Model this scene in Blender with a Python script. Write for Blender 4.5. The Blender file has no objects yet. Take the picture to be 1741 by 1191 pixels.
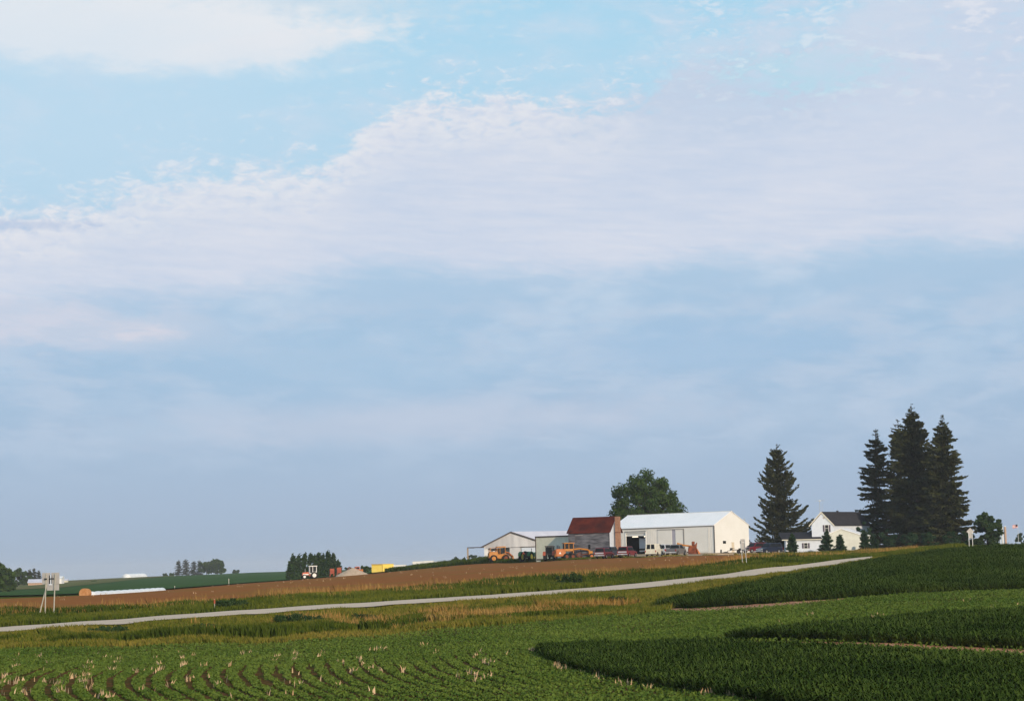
import bpy, math, random
import numpy as np
from mathutils import Matrix, Vector
PI = math.pi
R = math.radians
random.seed(7); rng = np.random.default_rng(7)
S = bpy.context.scene
COL = S.collection

# ------------------------------------------------------------ camera
F = 3385.0; W0, H0 = 1741.0, 1191.0; CZ = 4.3
PITCH = math.atan(370.5/F); ROLL = R(-1.3)
CM = (Matrix.Rotation(PI/2+PITCH, 3, 'X') @ Matrix.Rotation(ROLL, 3, 'Z'))
cd = bpy.data.cameras.new('camera'); cam = bpy.data.objects.new('camera', cd); COL.objects.link(cam)
cam.location = (0, 0, CZ); cam.rotation_euler = CM.to_euler()
cd.sensor_fit = 'HORIZONTAL'; cd.sensor_width = 36; cd.lens = 36*F/W0
cd.clip_start = 0.5; cd.clip_end = 30000
S.camera = cam
S.view_settings.view_transform = 'Standard'; S.view_settings.look = 'None'
S.view_settings.gamma = 1; S.view_settings.exposure = 0
SUN_AZ, SUN_EL = 151, 17      # degrees clockwise from the view direction, above the horizon
sd = bpy.data.lights.new('sun', 'SUN'); sd.energy = 3.7; sd.angle = R(0.5); sd.color = (1, .83, .62)
so = bpy.data.objects.new('sun', sd); COL.objects.link(so)
sdir = Vector((math.sin(R(SUN_AZ))*math.cos(R(SUN_EL)), math.cos(R(SUN_AZ))*math.cos(R(SUN_EL)), math.sin(R(SUN_EL))))
so.rotation_euler = sdir.to_track_quat('Z', 'Y').to_euler()
so.location = (60, 0, 60)

def lin(c):
    return tuple(((v/12.92) if v <= .04045 else ((v+.055)/1.055)**2.4) for v in c)
def hexc(h, a=1):
    return lin(tuple(int(h[i:i+2], 16)/255 for i in (0, 2, 4)))+(a,)

# ------------------------------------------------------------ sky (world directions only)
def build_sky():
    w = bpy.data.worlds.new('World'); S.world = w; w.use_nodes = True
    nt = w.node_tree; nt.nodes.clear(); N = nt.nodes; L = nt.links
    def setin(sock, v):
        if isinstance(v, bpy.types.NodeSocket): L.new(v, sock)
        else: sock.default_value = v
    def m(op, a, b=0.0, c=None, clamp=False):
        n = N.new('ShaderNodeMath'); n.operation = op; n.use_clamp = clamp
        setin(n.inputs[0], a); setin(n.inputs[1], b)
        if c is not None: setin(n.inputs[2], c)
        return n.outputs[0]
    def sm(v, a, b):
        n = N.new('ShaderNodeMapRange'); n.interpolation_type = 'SMOOTHSTEP'
        setin(n.inputs[0], v)
        if a <= b:
            n.inputs[1].default_value = a; n.inputs[2].default_value = b
            n.inputs[3].default_value = 0; n.inputs[4].default_value = 1
        else:
            n.inputs[1].default_value = b; n.inputs[2].default_value = a
            n.inputs[3].default_value = 1; n.inputs[4].default_value = 0
        return n.outputs[0]
    def mix(f, a, b):
        n = N.new('ShaderNodeMix'); n.data_type = 'RGBA'
        setin(n.inputs[0], f); setin(n.inputs[6], a); setin(n.inputs[7], b)
        return n.outputs[2]
    geo = N.new('ShaderNodeTexCoord'); sx = N.new('ShaderNodeSeparateXYZ'); L.new(geo.outputs['Generated'], sx.inputs[0])
    az = m('MULTIPLY', m('ARCTAN2', sx.outputs[0], sx.outputs[1]), 57.2958)
    el = m('MULTIPLY', m('ARCSINE', sx.outputs[2]), 57.2958)
    X = m('MULTIPLY_ADD', az, 59.1, 870.0)          # tenths-of-degree like units, world azimuth
    Y = m('MULTIPLY_ADD', el, -59.1, 966.0)
    def noise(sxx, syy, scale, det=5, rough=.55, dist=0.0, off=0.0, shear=0.0):
        c = N.new('ShaderNodeCombineXYZ')
        xx = m('MULTIPLY', X, sxx); yy = m('MULTIPLY', m('MULTIPLY_ADD', X, shear, Y) if shear else Y, syy)
        L.new(xx, c.inputs[0]); L.new(yy, c.inputs[1]); c.inputs[2].default_value = off
        n = N.new('ShaderNodeTexNoise'); n.inputs['Scale'].default_value = scale
        n.inputs['Detail'].default_value = det; n.inputs['Roughness'].default_value = rough
        n.inputs['Distortion'].default_value = dist
        L.new(c.outputs[0], n.inputs['Vector'])
        return m('SUBTRACT', n.outputs[0], .5)       # about -.25 .. .25
    def curve(pts):          # function of X, pts in photo pixels (x, y)
        n = N.new('ShaderNodeFloatCurve'); cu = n.mapping.curves[0]
        P = [((x+400)/2600.0, (y+.023*(x-870)+400)/1600.0) for x, y in pts]
        while len(cu.points) < len(P): cu.points.new(.5, .5)
        for q, p in zip(cu.points, P): q.location = p
        n.mapping.update()
        n.inputs[0].default_value = 1
        L.new(m('DIVIDE', m('ADD', X, 400.0), 2600.0), n.inputs[1])
        return m('MULTIPLY_ADD', n.outputs[0], 1600.0, -400.0)
    def spot(cx, cy, rx, ry, tilt=0.0, soft=1.0, n=None):
        cy = cy+.023*(cx-870)
        dx = m('DIVIDE', m('SUBTRACT', X, float(cx)), float(rx))
        yy = m('SUBTRACT', Y, float(cy))
        if tilt: yy = m('MULTIPLY_ADD', m('SUBTRACT', X, float(cx)), -tilt, yy)
        dy = m('DIVIDE', yy, float(ry))
        d = m('SQRT', m('ADD', m('MULTIPLY', dx, dx), m('MULTIPLY', dy, dy)))
        if n is not None: d = m('ADD', d, n)
        return sm(d, 1.0+soft*.5, 1.0-soft*.5)
    # clear-air colour
    sky = N.new('ShaderNodeTexSky'); sky.sky_type = 'NISHITA'; sky.sun_disc = False
    sky.sun_elevation = R(SUN_EL); sky.sun_rotation = R(SUN_AZ)
    nb = N.new('ShaderNodeVectorMath'); nb.operation = 'SCALE'; L.new(sky.outputs[0], nb.inputs[0]); nb.inputs[3].default_value = 0.1
    r = N.new('ShaderNodeValToRGB'); L.new(m('DIVIDE', m('ADD', Y, 2000.0), 3000.0), r.inputs[0])
    stops = [(-2000, '9cbfe0'), (-600, '9fd0ea'), (0, 'aedbf3'), (130, 'b5dcf2'), (330, 'b7d8ee'), (480, 'adc9e4'),
             (600, 'a2c1e0'), (730, 'a2bddc'), (850, 'a0b8d7'), (966, '9ab3d1'), (990, '8a98a0')]
    e = r.color_ramp.elements
    while len(e) < len(stops): e.new(.5)
    for q, (y, h) in zip(e, stops): q.position = (y+2000)/3000.0; q.color = hexc(h)
    col = mix(0.9, nb.outputs[0], r.outputs[0])
    nbig = noise(1, 2.2, .0035, 4, .5, 0, 3.1)
    nmed = noise(1, 2.6, .011, 5, .6, .3, 7.7)
    nfin = noise(1, 2.0, .035, 5, .62, .4, 1.3)
    nrip = noise(1, 4.5, .018, 4, .6, .6, 5.5, -.12)
    nstr = noise(.55, 5.0, .012, 4, .55, .2, 2.2, -.05)
    # high thin veil
    veil = m('MULTIPLY', sm(m('ADD', nbig, m('MULTIPLY', nmed, .6)), -.08, .25), .5)
    col = mix(m('MULTIPLY', veil, sm(Y, 900, 500)), col, hexc('cfdcec'))
    # deck: from its ragged upper edge down to its soft lower edge
    U = curve([(-400, 420), (0, 385), (150, 352), (300, 308), (450, 290), (560, 278), (620, 222), (700, 175), (800, 165), (950, 172),
               (1080, 170), (1180, 110), (1300, 95), (1420, 70), (1600, -20), (2200, -150)])
    Lo = curve([(-400, 560), (0, 540), (160, 532), (300, 522), (450, 495), (600, 478), (850, 480), (1100, 466), (1300, 455), (1500, 448), (1741, 446), (2200, 440)])
    dU = m('SUBTRACT', Y, U)
    nU = m('ADD', m('MULTIPLY', nmed, 150.0), m('MULTIPLY', nfin, 120.0))
    dUn = m('ADD', dU, nU)
    mU = sm(dUn, -24, 34)
    dL = m('SUBTRACT', Lo, Y)
    mL = sm(m('ADD', dL, m('ADD', m('MULTIPLY', nbig, 75.0), m('MULTIPLY', nrip, 50.0))), -26, 44)
    body = m('MULTIPLY_ADD', nrip, .8, m('MULTIPLY_ADD', nstr, 1.5, m('MULTIPLY_ADD', nbig, 1.6, .5)), clamp=True)
    dcol = mix(body, hexc('c8d4e8'), hexc('d9deeb'))
    edge = m('MULTIPLY', sm(dUn, 150, 10), m('MULTIPLY_ADD', nfin, 3.6, .55, clamp=True))
    dcol = mix(m('MULTIPLY', edge, .85), dcol, hexc('ecebee'))
    rgt = m('MULTIPLY', m('MULTIPLY', sm(X, 1150, 1600), sm(Y, 420, 60)), m('MULTIPLY_ADD', nstr, 2.4, .62, clamp=True))
    dcol = mix(m('MULTIPLY', rgt, .75), dcol, hexc('c0d0e7'))
    # bluish gaps in the deck at the right
    gap = m('MULTIPLY', spot(1240, 150, 230, 90, -.1, 1.4, m('MULTIPLY', nmed, 2.0)), .75)
    deck = m('MULTIPLY', mU, mL)
    col = mix(m('MULTIPLY', deck, .95), col, mix(gap, dcol, hexc('bccde4')))
    gb = m('MULTIPLY', spot(1390, 132, 120, 36, 0, 1.2, m('MULTIPLY', nfin, 5.0)), .75)
    col = mix(gb, col, hexc('b4dbec'))
    mot = m('MULTIPLY', m('MULTIPLY', sm(X, 1050, 1250), sm(Y, 260, 60)), sm(m('ADD', nmed, m('MULTIPLY', nfin, .8)), .02, .2))
    col = mix(m('MULTIPLY', mot, .75), col, hexc('b8d8ee'))
    mo2 = m('MULTIPLY', m('MULTIPLY', sm(X, 1050, 1250), sm(Y, 330, 60)), sm(m('ADD', nmed, m('MULTIPLY', nfin, .8)), -.02, -.2))
    col = mix(m('MULTIPLY', mo2, .6), col, hexc('e6e8f0'))
    # flecks in the clear hole above the deck
    fl = m('MULTIPLY', m('MULTIPLY', sm(m('ADD', m('MULTIPLY', nfin, 1.5), m('MULTIPLY', nmed, .9)), .06, .42), sm(dU, -190, -10)), sm(dU, 60, 0))
    col = mix(m('MULTIPLY', fl, .7), col, hexc('dde6f0'))
    # top veil over the right part
    tv = m('MULTIPLY', sm(X, 1000, 1350), sm(m('ADD', m('MULTIPLY', nmed, 1.0), nbig), -.16, .16))
    tv = m('MULTIPLY', tv, sm(Y, 330, 30))
    col = mix(m('MULTIPLY', tv, .75), col, hexc('cad8ea'))
    # bright bank upper left
    b1 = spot(200, 72, 400, 66, .02, .8, m('ADD', m('MULTIPLY', nmed, 1.3), m('MULTIPLY', nfin, .45)))
    b0 = spot(430, 15, 330, 48, .0, 1.2, m('ADD', m('MULTIPLY', nmed, 2.0), m('MULTIPLY', nfin, 1.6)))
    col = mix(m('MULTIPLY', b0, .6), col, hexc('d6e0ea'))
    col = mix(m('MULTIPLY', b1, .92), col, hexc('e8ebf0'))
    b2 = spot(470, 88, 150, 26, -.14, .9, m('MULTIPLY', nfin, .7))
    col = mix(m('MULTIPLY', b2, .8), col, hexc('e8eaef'))
    lowveil = spot(80, 210, 420, 130, .0, 1.6, m('MULTIPLY', nbig, 1.5))
    col = mix(m('MULTIPLY', lowveil, .45), col, hexc('c6dcee'))
    # small warm puff and lower streaks
    wl = spot(70, 565, 230, 34, .05, 1.4, m('MULTIPLY', nmed, 2.4))
    col = mix(m('MULTIPLY', wl, .8), col, hexc('d6d8e6'))
    wp = spot(235, 572, 70, 15, .05, 1.2, m('MULTIPLY', nfin, 2.0))
    col = mix(m('MULTIPLY', wp, .6), col, hexc('e0dbe4'))
    dk = spot(40, 402, 120, 9, -.02, 1.2, m('MULTIPLY', nfin, 1.5))
    col = mix(m('MULTIPLY', dk, .55), col, hexc('b2c4e0'))
    low = m('MULTIPLY', sm(m('ADD', noise(1, 3.2, .0065, 4, .5, .2, 9.2), m('MULTIPLY', nrip, .35)), -.1, .16), m('MULTIPLY', sm(Y, 470, 560), sm(Y, 840, 700)))
    col = mix(m('MULTIPLY', low, .68), col, hexc('bccde2'))
    st = spot(730, 718, 420, 34, -.02, 1.3, m('MULTIPLY', nmed, 2.2))
    col = mix(m('MULTIPLY', st, .6), col, hexc('c2cde0'))
    bl = spot(1190, 590, 240, 38, .0, 1.5, m('MULTIPLY', nmed, 1.8))
    col = mix(m('MULTIPLY', bl, .8), col, hexc('a4c3e0'))
    bl = spot(560, 620, 260, 55, .0, 1.6, m('MULTIPLY', nmed, 1.8))
    col = mix(m('MULTIPLY', bl, .7), col, hexc('a6c5e0'))
    bg = N.new('ShaderNodeBackground'); L.new(col, bg.inputs[0]); bg.inputs[1].default_value = 1.0
    out = N.new('ShaderNodeOutputWorld'); L.new(bg.outputs[0], out.inputs[0])
build_sky()

# ------------------------------------------------------------ pixel rays and terrain
CMn = np.array(CM)
def ray(px, py):
    px = np.asarray(px, float); py = np.asarray(py, float)
    v = np.stack([(px-W0/2)/F, -(py-H0/2)/F, -np.ones_like(px*py)], -1)
    return v @ CMn.T
def P(px, py, Y):
    d = ray(px, py); return np.array([0, 0, CZ])+d*(np.asarray(Y, float)/d[..., 1])[..., None]
CP = {
 -500: [(1210,67),(1120,118),(1100,136),(1091,142),(1083,149),(1060,170),(1028,220),(1024,400),(1016,600),(1008,900),(1002,1500),(997,5000)],
 -200: [(1195,68),(1110,118),(1096,136),(1081,142),(1073,149),(1050,170),(1024,220),(1016,400),(1009,600),(1002,900),(996,1500),(991,5000)],
 0: [(1191,68),(1140,91),(1105,118),(1085,136),(1075,142),(1066,149),(1043,168),(1018,235),(1014,400),(1004,620),(997,900),(991,1500),(988,5000)],
 217: [(1191,68),(1140,91),(1103,118),(1073,136.5),(1060,144),(1052,151),(1036,172),(1008,290),(1005,430),(990,750),(982,1150),(984,1700),(984,5000)],
 435: [(1191,68),(1140,90),(1100,118),(1062,138),(1048,147),(1039.5,154),(1021,178),(990.5,430),(990,520),(977,1000),(973,1300),(977,2000),(979,5000)],
 650: [(1191,68),(1140,88),(1095,116),(1050,142),(1031.5,153),(1024.5,159),(1009,185),(973.5,465),(972,520),(969,1000),(967,1300),(973,2500),(974,5000)],
 870: [(1191,67),(1140,83),(1090,110),(1045,140),(1016,160),(1008.5,167),(990,192),(957,420),(951,445),(949,520),(955,800),(965,1500),(969,5000)],
 1090: [(1191,65),(1140,80),(1095,103),(1040,140),(1002.5,170),(992,178),(975,205),(948,362),(945,375),(942,420),(943,520),(952,800),(963,5000)],
 1300: [(1191,62),(1090,90),(1030,130),(988,172),(979.5,184),(966,194),(955,215),(946,300),(944,330),(941,380),(938,430),(937,520),(946,800),(958,5000)],
 1400: [(963,202),(953,213),(949,232),(944,330),(942,400)],
 1500: [(1191,60),(1097,84),(1058,108),(1010,142),(955,208),(950,224),(946,238),(938,310),(936,400),(935,480),(936,700),(953,5000)],
 1640: [(1191,60),(1107,82),(1044,112),(1006,148),(937,236),(934,255),(932,300),(931,420),(934,700),(949,5000)],
 1741: [(1191,59),(1112,80),(1042,112),(1005,150),(933,245),(931,265),(932,320),(930,500),(932,800),(947,5000)],
 2000: [(1191,58),(1120,80),(1042,112),(1002,150),(924,250),(922,320),(924,500),(928,800),(942,5000)],
 2500: [(1191,56),(1120,80),(1042,112),(1000,150),(914,250),(912,320),(914,500),(918,800),(930,5000)]}
RX = np.array([-400, -200, 0, 217, 435, 560, 650, 760, 870, 980, 1090, 1200, 1300, 1400, 1500.])
_fn = np.polyfit((RX-600)/800, [1104, 1089, 1075, 1060, 1045.5, 1037, 1031.2, 1023.8, 1016.2, 1009.5, 1002, 992, 979.5, 963.5, 950], 6)
_ff = np.polyfit((RX-600)/800, [1097, 1082, 1068, 1053.5, 1039, 1030.5, 1024.5, 1017.3, 1010, 1002.5, 994, 982.5, 968, 955, 946], 6)
_fy = np.polyfit((RX-600)/800, np.log([139, 140.5, 142, 144, 147, 150, 153, 157, 161, 166, 171, 178, 187, 201, 224]), 5)
def r_near(x): return np.polyval(_fn, (np.asarray(x, float)-600)/800)
def r_far(x): return np.polyval(_ff, (np.asarray(x, float)-600)/800)
def r_Y(x): return np.exp(np.polyval(_fy, (np.asarray(x, float)-600)/800))
for x in list(CP):
    if x <= 1500 and x > -450: CP[x] = [q for q in CP[x] if not (r_Y(x)-4 < q[1] < r_Y(x)+13)]
for x in np.linspace(-420, 1500, 24):
    Y0 = float(r_Y(x)); CP.setdefault(float(x)+.01, []).extend([(float(r_near(x)), Y0), (float(r_far(x)), Y0+7+max(0, (x-900)/75))])
for x in (-500, -200, 0, 217, 435, 650, 870, 1090, 1300, 1640, 1741, 2000, 2500):
    e5 = CP[x][-1][0]; CP[x] += [(e5+1.0, 9000), (e5+.5, 7000)]
KU = 7.0
_c = []
for x, l in CP.items():
    for y, Yd in l:
        p = P(x, y, Yd); _c.append((p[0]/p[1], math.log(Yd), (p[2]-CZ)/Yd))
    if len(l) > 3:
        for Yd in (40, 22, 12): _c.append(((x-870)/F, math.log(Yd), -4.25/Yd))
_c = np.array(_c)
def _feat(u, w): return np.stack([u*KU, w], -1)
def _phi(r2): return .5*r2*np.log(r2+1e-12)
_A = _feat(_c[:, 0], _c[:, 1]); _n = len(_c)
_K = _phi(((_A[:, None]-_A[None])**2).sum(-1))+np.eye(_n)*2e-4
_Pm = np.concatenate([np.ones((_n, 1)), _A], 1)
_M = np.block([[_K, _Pm], [_Pm.T, np.zeros((3, 3))]])
# interpolate height in metres at near range via z = s*Y
_rhs = np.concatenate([_c[:, 2]*F/20.0, np.zeros(3)])
_w = np.linalg.solve(_M, _rhs)
def ground(X, Y):
    X = np.asarray(X, float); Y = np.maximum(np.asarray(Y, float), 10.0)
    sh = np.broadcast(X, Y).shape
    u = np.clip((np.broadcast_to(X, sh)/np.broadcast_to(Y, sh)).ravel(), -.42, .5); w = np.log(np.broadcast_to(Y, sh).ravel())
    o = np.empty(u.size)
    for i in range(0, u.size, 40000):
        f = _feat(u[i:i+40000], w[i:i+40000])
        k = _phi(((f[:, None]-_A[None])**2).sum(-1))
        o[i:i+40000] = k@_w[:_n]+_w[_n]+f@_w[_n+1:]
    return (CZ+o*20.0/F*np.exp(w)).reshape(sh)
_YS = np.exp(np.linspace(math.log(40), math.log(3500), 900))
def hitY(px, py):
    d = ray(px, py).reshape(-1, 3); out = []
    for v in d:
        X = v[0]/v[1]*_YS; z = CZ+v[2]/v[1]*_YS; g = ground(X, _YS)
        k = np.nonzero(g >= z)[0]
        out.append(_YS[k[0]] if len(k) else np.nan)
    return np.array(out)
class Region:
    """ground patch between a near and a far edge; edges are polylines (px, py[, Y])"""
    def __init__(s, near, far, n=260):
        x0 = max(near[0][0], far[0][0]); x1 = min(near[-1][0], far[-1][0])
        s.px = np.linspace(x0, x1, n); s.ed = []
        for e in (near, far):
            ex = [q[0] for q in e]; ey = np.interp(s.px, ex, [q[1] for q in e])
            if len(e[0]) == 3:
                Y = np.exp(np.interp(s.px, ex, [math.log(q[2]) for q in e]))
            else:
                kx = np.linspace(x0, x1, 60); Y = hitY(kx, np.interp(kx, ex, [q[1] for q in e]))
                ok = ~np.isnan(Y); Y = np.exp(np.interp(s.px, kx[ok], np.log(Y[ok])))
            d = ray(s.px, ey); s.ed.append((d[:, 0]/d[:, 1]*Y, Y))
        s.n = n
    def sheet(s, name, mat, dz=.05, rows=30, label=None, wob=0.0):
        (Xa, Ya), (Xb, Yb) = s.ed
        if wob:
            k = np.convolve(rng.normal(0, 1, s.n+8), np.ones(9)/3, 'valid')*wob; Ya = Ya+k; 
            k = np.convolve(rng.normal(0, 1, s.n+8), np.ones(9)/3, 'valid')*wob; Yb = Yb+k
        t = np.linspace(0, 1, rows)[:, None]
        X = Xa*(1-t)+Xb*t; Y = Ya*(1-t)+Yb*t
        z = ground(X, Y)+dz
        return gridmesh(name, X, Y, z, mat)
    def sample(s, n, power=0.0):
        (Xa, Ya), (Xb, Yb) = s.ed
        seg = np.abs(np.diff(Xa, append=Xa[-1]*2-Xa[-2]))
        ar = seg*np.abs(Yb-Ya)+1e-6
        i = rng.choice(s.n, size=n, p=ar/ar.sum()); j = np.minimum(i+1, s.n-1); a = rng.random(n)
        t = rng.random(n)
        xa = Xa[i]*(1-a)+Xa[j]*a; xb = Xb[i]*(1-a)+Xb[j]*a
        ya = Ya[i]*(1-a)+Ya[j]*a; yb = Yb[i]*(1-a)+Yb[j]*a
        X = xa*(1-t)+xb*t; Y = ya*(1-t)+yb*t
        return X, Y, t

# ------------------------------------------------------------ tagging and mesh helpers
def tag(o, label=None, cat=None, group=None, kind=None):
    if label: o['label'] = label
    if cat: o['category'] = cat
    if group: o['group'] = group
    if kind: o['kind'] = kind
    return o
def link(name, me, mat=None, parent=None):
    o = bpy.data.objects.new(name, me); COL.objects.link(o)
    if mat is not None:
        me.materials.append(mat)
    if parent is not None: o.parent = parent
    return o
def npmesh(name, V, faces_n, idx, mat, smooth=False, tint=None, parent=None):
    """V (n,3); faces all with faces_n corners; idx flat"""
    me = bpy.data.meshes.new(name); nf = len(idx)//faces_n
    me.vertices.add(len(V)); me.vertices.foreach_set('co', np.asarray(V, np.float32).ravel())
    me.loops.add(len(idx)); me.loops.foreach_set('vertex_index', np.asarray(idx, np.int32))
    me.polygons.add(nf); me.polygons.foreach_set('loop_start', np.arange(nf, dtype=np.int32)*faces_n)
    me.polygons.foreach_set('loop_total', np.full(nf, faces_n, np.int32))
    if tint is not None:
        a = me.attributes.new('tint', 'FLOAT', 'POINT'); a.data.foreach_set('value', np.asarray(tint, np.float32))
    me.update(calc_edges=True); me.validate()
    if smooth: me.polygons.foreach_set('use_smooth', np.ones(nf, bool))
    return link(name, me, mat, parent)
def gridmesh(name, X, Y, z, mat, smooth=True):
    r, c = X.shape
    V = np.stack([X, Y, z], -1).reshape(-1, 3)
    i = (np.arange(r-1)[:, None]*c+np.arange(c-1)[None]).ravel()
    q = np.stack([i, i+1, i+c+1, i+c], -1).ravel()
    return npmesh(name, V, 4, q, mat, smooth)
def emp(name, loc, rz, label, cat, group=None):
    o = bpy.data.objects.new(name, None); COL.objects.link(o); o.location = loc; o.rotation_euler = (0, 0, rz)
    o.empty_display_size = .5
    return tag(o, label, cat, group)
class MB:
    def __init__(s): s.v = []; s.f = []
    def add(s, vs, fs):
        k = len(s.v); s.v += [tuple(map(float, v)) for v in vs]; s.f += [tuple(i+k for i in f) for f in fs]; return s
    def box(s, x0, x1, y0, y1, z0, z1):
        return s.hexa([(x0,y0,z0),(x1,y0,z0),(x1,y1,z0),(x0,y1,z0),(x0,y0,z1),(x1,y0,z1),(x1,y1,z1),(x0,y1,z1)])
    def hexa(s, v): return s.add(v, [(0,3,2,1),(4,5,6,7),(0,1,5,4),(1,2,6,5),(2,3,7,6),(3,0,4,7)])
    def prism(s, poly, y0, y1):      # poly in (x, z), extruded along y
        n = len(poly); vs = [(x, y0, z) for x, z in poly]+[(x, y1, z) for x, z in poly]
        return s.add(vs, [tuple(range(n)), tuple(range(2*n-1, n-1, -1))]+[(i, (i+n), (i+1)%n+n, (i+1)%n) for i in range(n)])
    def prismx(s, poly, x0, x1):     # poly in (y, z), extruded along x
        n = len(poly); vs = [(x0, y, z) for y, z in poly]+[(x1, y, z) for y, z in poly]
        return s.add(vs, [tuple(range(n)), tuple(range(2*n-1, n-1, -1))]+[(i, (i+n), (i+1)%n+n, (i+1)%n) for i in range(n)])
    def loft(s, prof):               # prof: (x, z, halfwidth) closed side profile
        n = len(prof); vs = [(x, -w, z) for x, z, w in prof]+[(x, w, z) for x, z, w in prof]
        return s.add(vs, [tuple(range(n)), tuple(range(2*n-1, n-1, -1))]+[(i, (i+n), (i+1)%n+n, (i+1)%n) for i in range(n)])
    def tube(s, a, b, r, r2=None, n=10):
        a = Vector(a); b = Vector(b); r2 = r if r2 is None else r2
        d = (b-a).normalized(); u = d.orthogonal().normalized(); w = d.cross(u)
        vs = [a+(u*math.cos(t)+w*math.sin(t))*r for t in [2*PI*i/n for i in range(n)]]+[b+(u*math.cos(t)+w*math.sin(t))*r2 for t in [2*PI*i/n for i in range(n)]]
        return s.add(vs, [tuple(range(n-1, -1, -1)), tuple(range(n, 2*n))]+[(i, (i+1)%n, (i+1)%n+n, i+n) for i in range(n)])
    def path(s, pts, r, n=6):
        for a, b in zip(pts[:-1], pts[1:]): s.tube(a, b, r, n=n)
        return s
    def ring(s, c, r0, r1, w, axis='y', n=24):   # tyre: rounded ring about axis y
        cx, cy, cz = c; pr = [(r0, -w/2), (r0, w/2), (r1*.94, w/2), (r1, w*.32), (r1, -w*.32), (r1*.94, -w/2)]
        m = len(pr); vs = []
        for i in range(n):
            t = 2*PI*i/n
            for r_, y_ in pr: vs.append((cx+r_*math.cos(t), cy+y_, cz+r_*math.sin(t)))
        fs = [(i*m+j, i*m+(j+1)%m, ((i+1)%n)*m+(j+1)%m, ((i+1)%n)*m+j) for i in range(n) for j in range(m)]
        return s.add(vs, fs)
    def build(s, name, mat, parent=None, bevel=0.0, smooth=False):
        me = bpy.data.meshes.new(name); me.from_pydata(s.v, [], s.f); me.update()
        o = link(name, me, mat, parent)
        if smooth: me.polygons.foreach_set('use_smooth', [True]*len(me.polygons))
        if bevel:
            b = o.modifiers.new('bevel', 'BEVEL'); b.width = bevel; b.segments = 2; b.limit_method = 'ANGLE'
        return o

# ------------------------------------------------------------ materials
def mat(name, c, c2=None, scale=2.0, rough=.8, metal=0.0, det=4, bump=0.0, lo=.35, hi=.65, spec=None, stretch=(1, 1, 1), c3=None, tint=False, trans=0.0, s3=.3, wave=0):
    m = bpy.data.materials.new(name); m.use_nodes = True; nt = m.node_tree; N = nt.nodes; L = nt.links
    b = N['Principled BSDF']; b.inputs['Roughness'].default_value = rough; b.inputs['Metallic'].default_value = metal
    b.inputs['Specular IOR Level'].default_value = (0.0 if rough >= .9 else .3) if spec is None else spec
    c4 = tuple(c)+(1,)
    if c2 is None: b.inputs['Base Color'].default_value = c4
    tc = N.new('ShaderNodeTexCoord'); mp = N.new('ShaderNodeMapping'); mp.inputs['Scale'].default_value = stretch
    L.new(tc.outputs['Object'], mp.inputs[0])
    if c2 is not None:
        if tint:
            at = N.new('ShaderNodeAttribute'); at.attribute_name = 'tint'; fac = at.outputs['Fac']
            n0 = N.new('ShaderNodeTexNoise'); n0.inputs['Scale'].default_value = scale; L.new(mp.outputs[0], n0.inputs['Vector'])
            ad = N.new('ShaderNodeMath'); ad.operation = 'MULTIPLY_ADD'; L.new(n0.outputs[0], ad.inputs[0]); ad.inputs[1].default_value = 1.2
            sb = N.new('ShaderNodeMath'); sb.operation = 'SUBTRACT'; L.new(fac, sb.inputs[0]); sb.inputs[1].default_value = .6
            L.new(sb.outputs[0], ad.inputs[2]); fac = ad.outputs[0]; lo, hi = 0.0, 1.0
        else:
            n0 = N.new('ShaderNodeTexNoise'); n0.inputs['Scale'].default_value = scale; n0.inputs['Detail'].default_value = det
            L.new(mp.outputs[0], n0.inputs['Vector']); fac = n0.outputs[0]
        r = N.new('ShaderNodeMapRange'); r.inputs[1].default_value = lo; r.inputs[2].default_value = hi; L.new(fac, r.inputs[0])
        mx = N.new('ShaderNodeMix'); mx.data_type = 'RGBA'; L.new(r.outputs[0], mx.inputs[0])
        mx.inputs[6].default_value = c4; mx.inputs[7].default_value = tuple(c2)+(1,); res = mx.outputs[2]
        if c3 is not None:
            n1 = N.new('ShaderNodeTexNoise'); n1.inputs['Scale'].default_value = s3; n1.inputs['Detail'].default_value = 3
            L.new(tc.outputs['Object'], n1.inputs['Vector'])
            r1 = N.new('ShaderNodeMapRange'); r1.inputs[1].default_value = .46; r1.inputs[2].default_value = .62; L.new(n1.outputs[0], r1.inputs[0])
            m2 = N.new('ShaderNodeMix'); m2.data_type = 'RGBA'; L.new(r1.outputs[0], m2.inputs[0]); L.new(res, m2.inputs[6])
            m2.inputs[7].default_value = tuple(c3)+(1,); res = m2.outputs[2]
        L.new(res, b.inputs['Base Color'])
    if bump:
        bp = N.new('ShaderNodeBump'); bp.inputs['Strength'].default_value = bump
        if wave:
            wv = N.new('ShaderNodeTexWave'); wv.bands_direction = 'X'; wv.inputs['Scale'].default_value = wave
            L.new(tc.outputs['Object'], wv.inputs['Vector']); L.new(wv.outputs['Fac'], bp.inputs['Height']); bp.inputs['Distance'].default_value = .05
        else:
            n2 = N.new('ShaderNodeTexNoise'); n2.inputs['Scale'].default_value = scale*3; L.new(mp.outputs[0], n2.inputs['Vector'])
            L.new(n2.outputs[0], bp.inputs['Height']); bp.inputs['Distance'].default_value = .1
        L.new(bp.outputs[0], b.inputs['Normal'])
    if trans:
        out = N['Material Output']; tr = N.new('ShaderNodeBsdfTranslucent'); mxs = N.new('ShaderNodeMixShader')
        if c2 is not None: L.new(res, tr.inputs[0])
        else: tr.inputs[0].default_value = c4
        mxs.inputs[0].default_value = trans; L.new(b.outputs[0], mxs.inputs[1]); L.new(tr.outputs[0], mxs.inputs[2]); L.new(mxs.outputs[0], out.inputs[0])
    return m
M = {}
M['ground'] = mat('verge_turf', (.048, .080, .010), (.14, .12, .022), .25, .95, c3=(.06, .07, .012), bump=.3)
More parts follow.
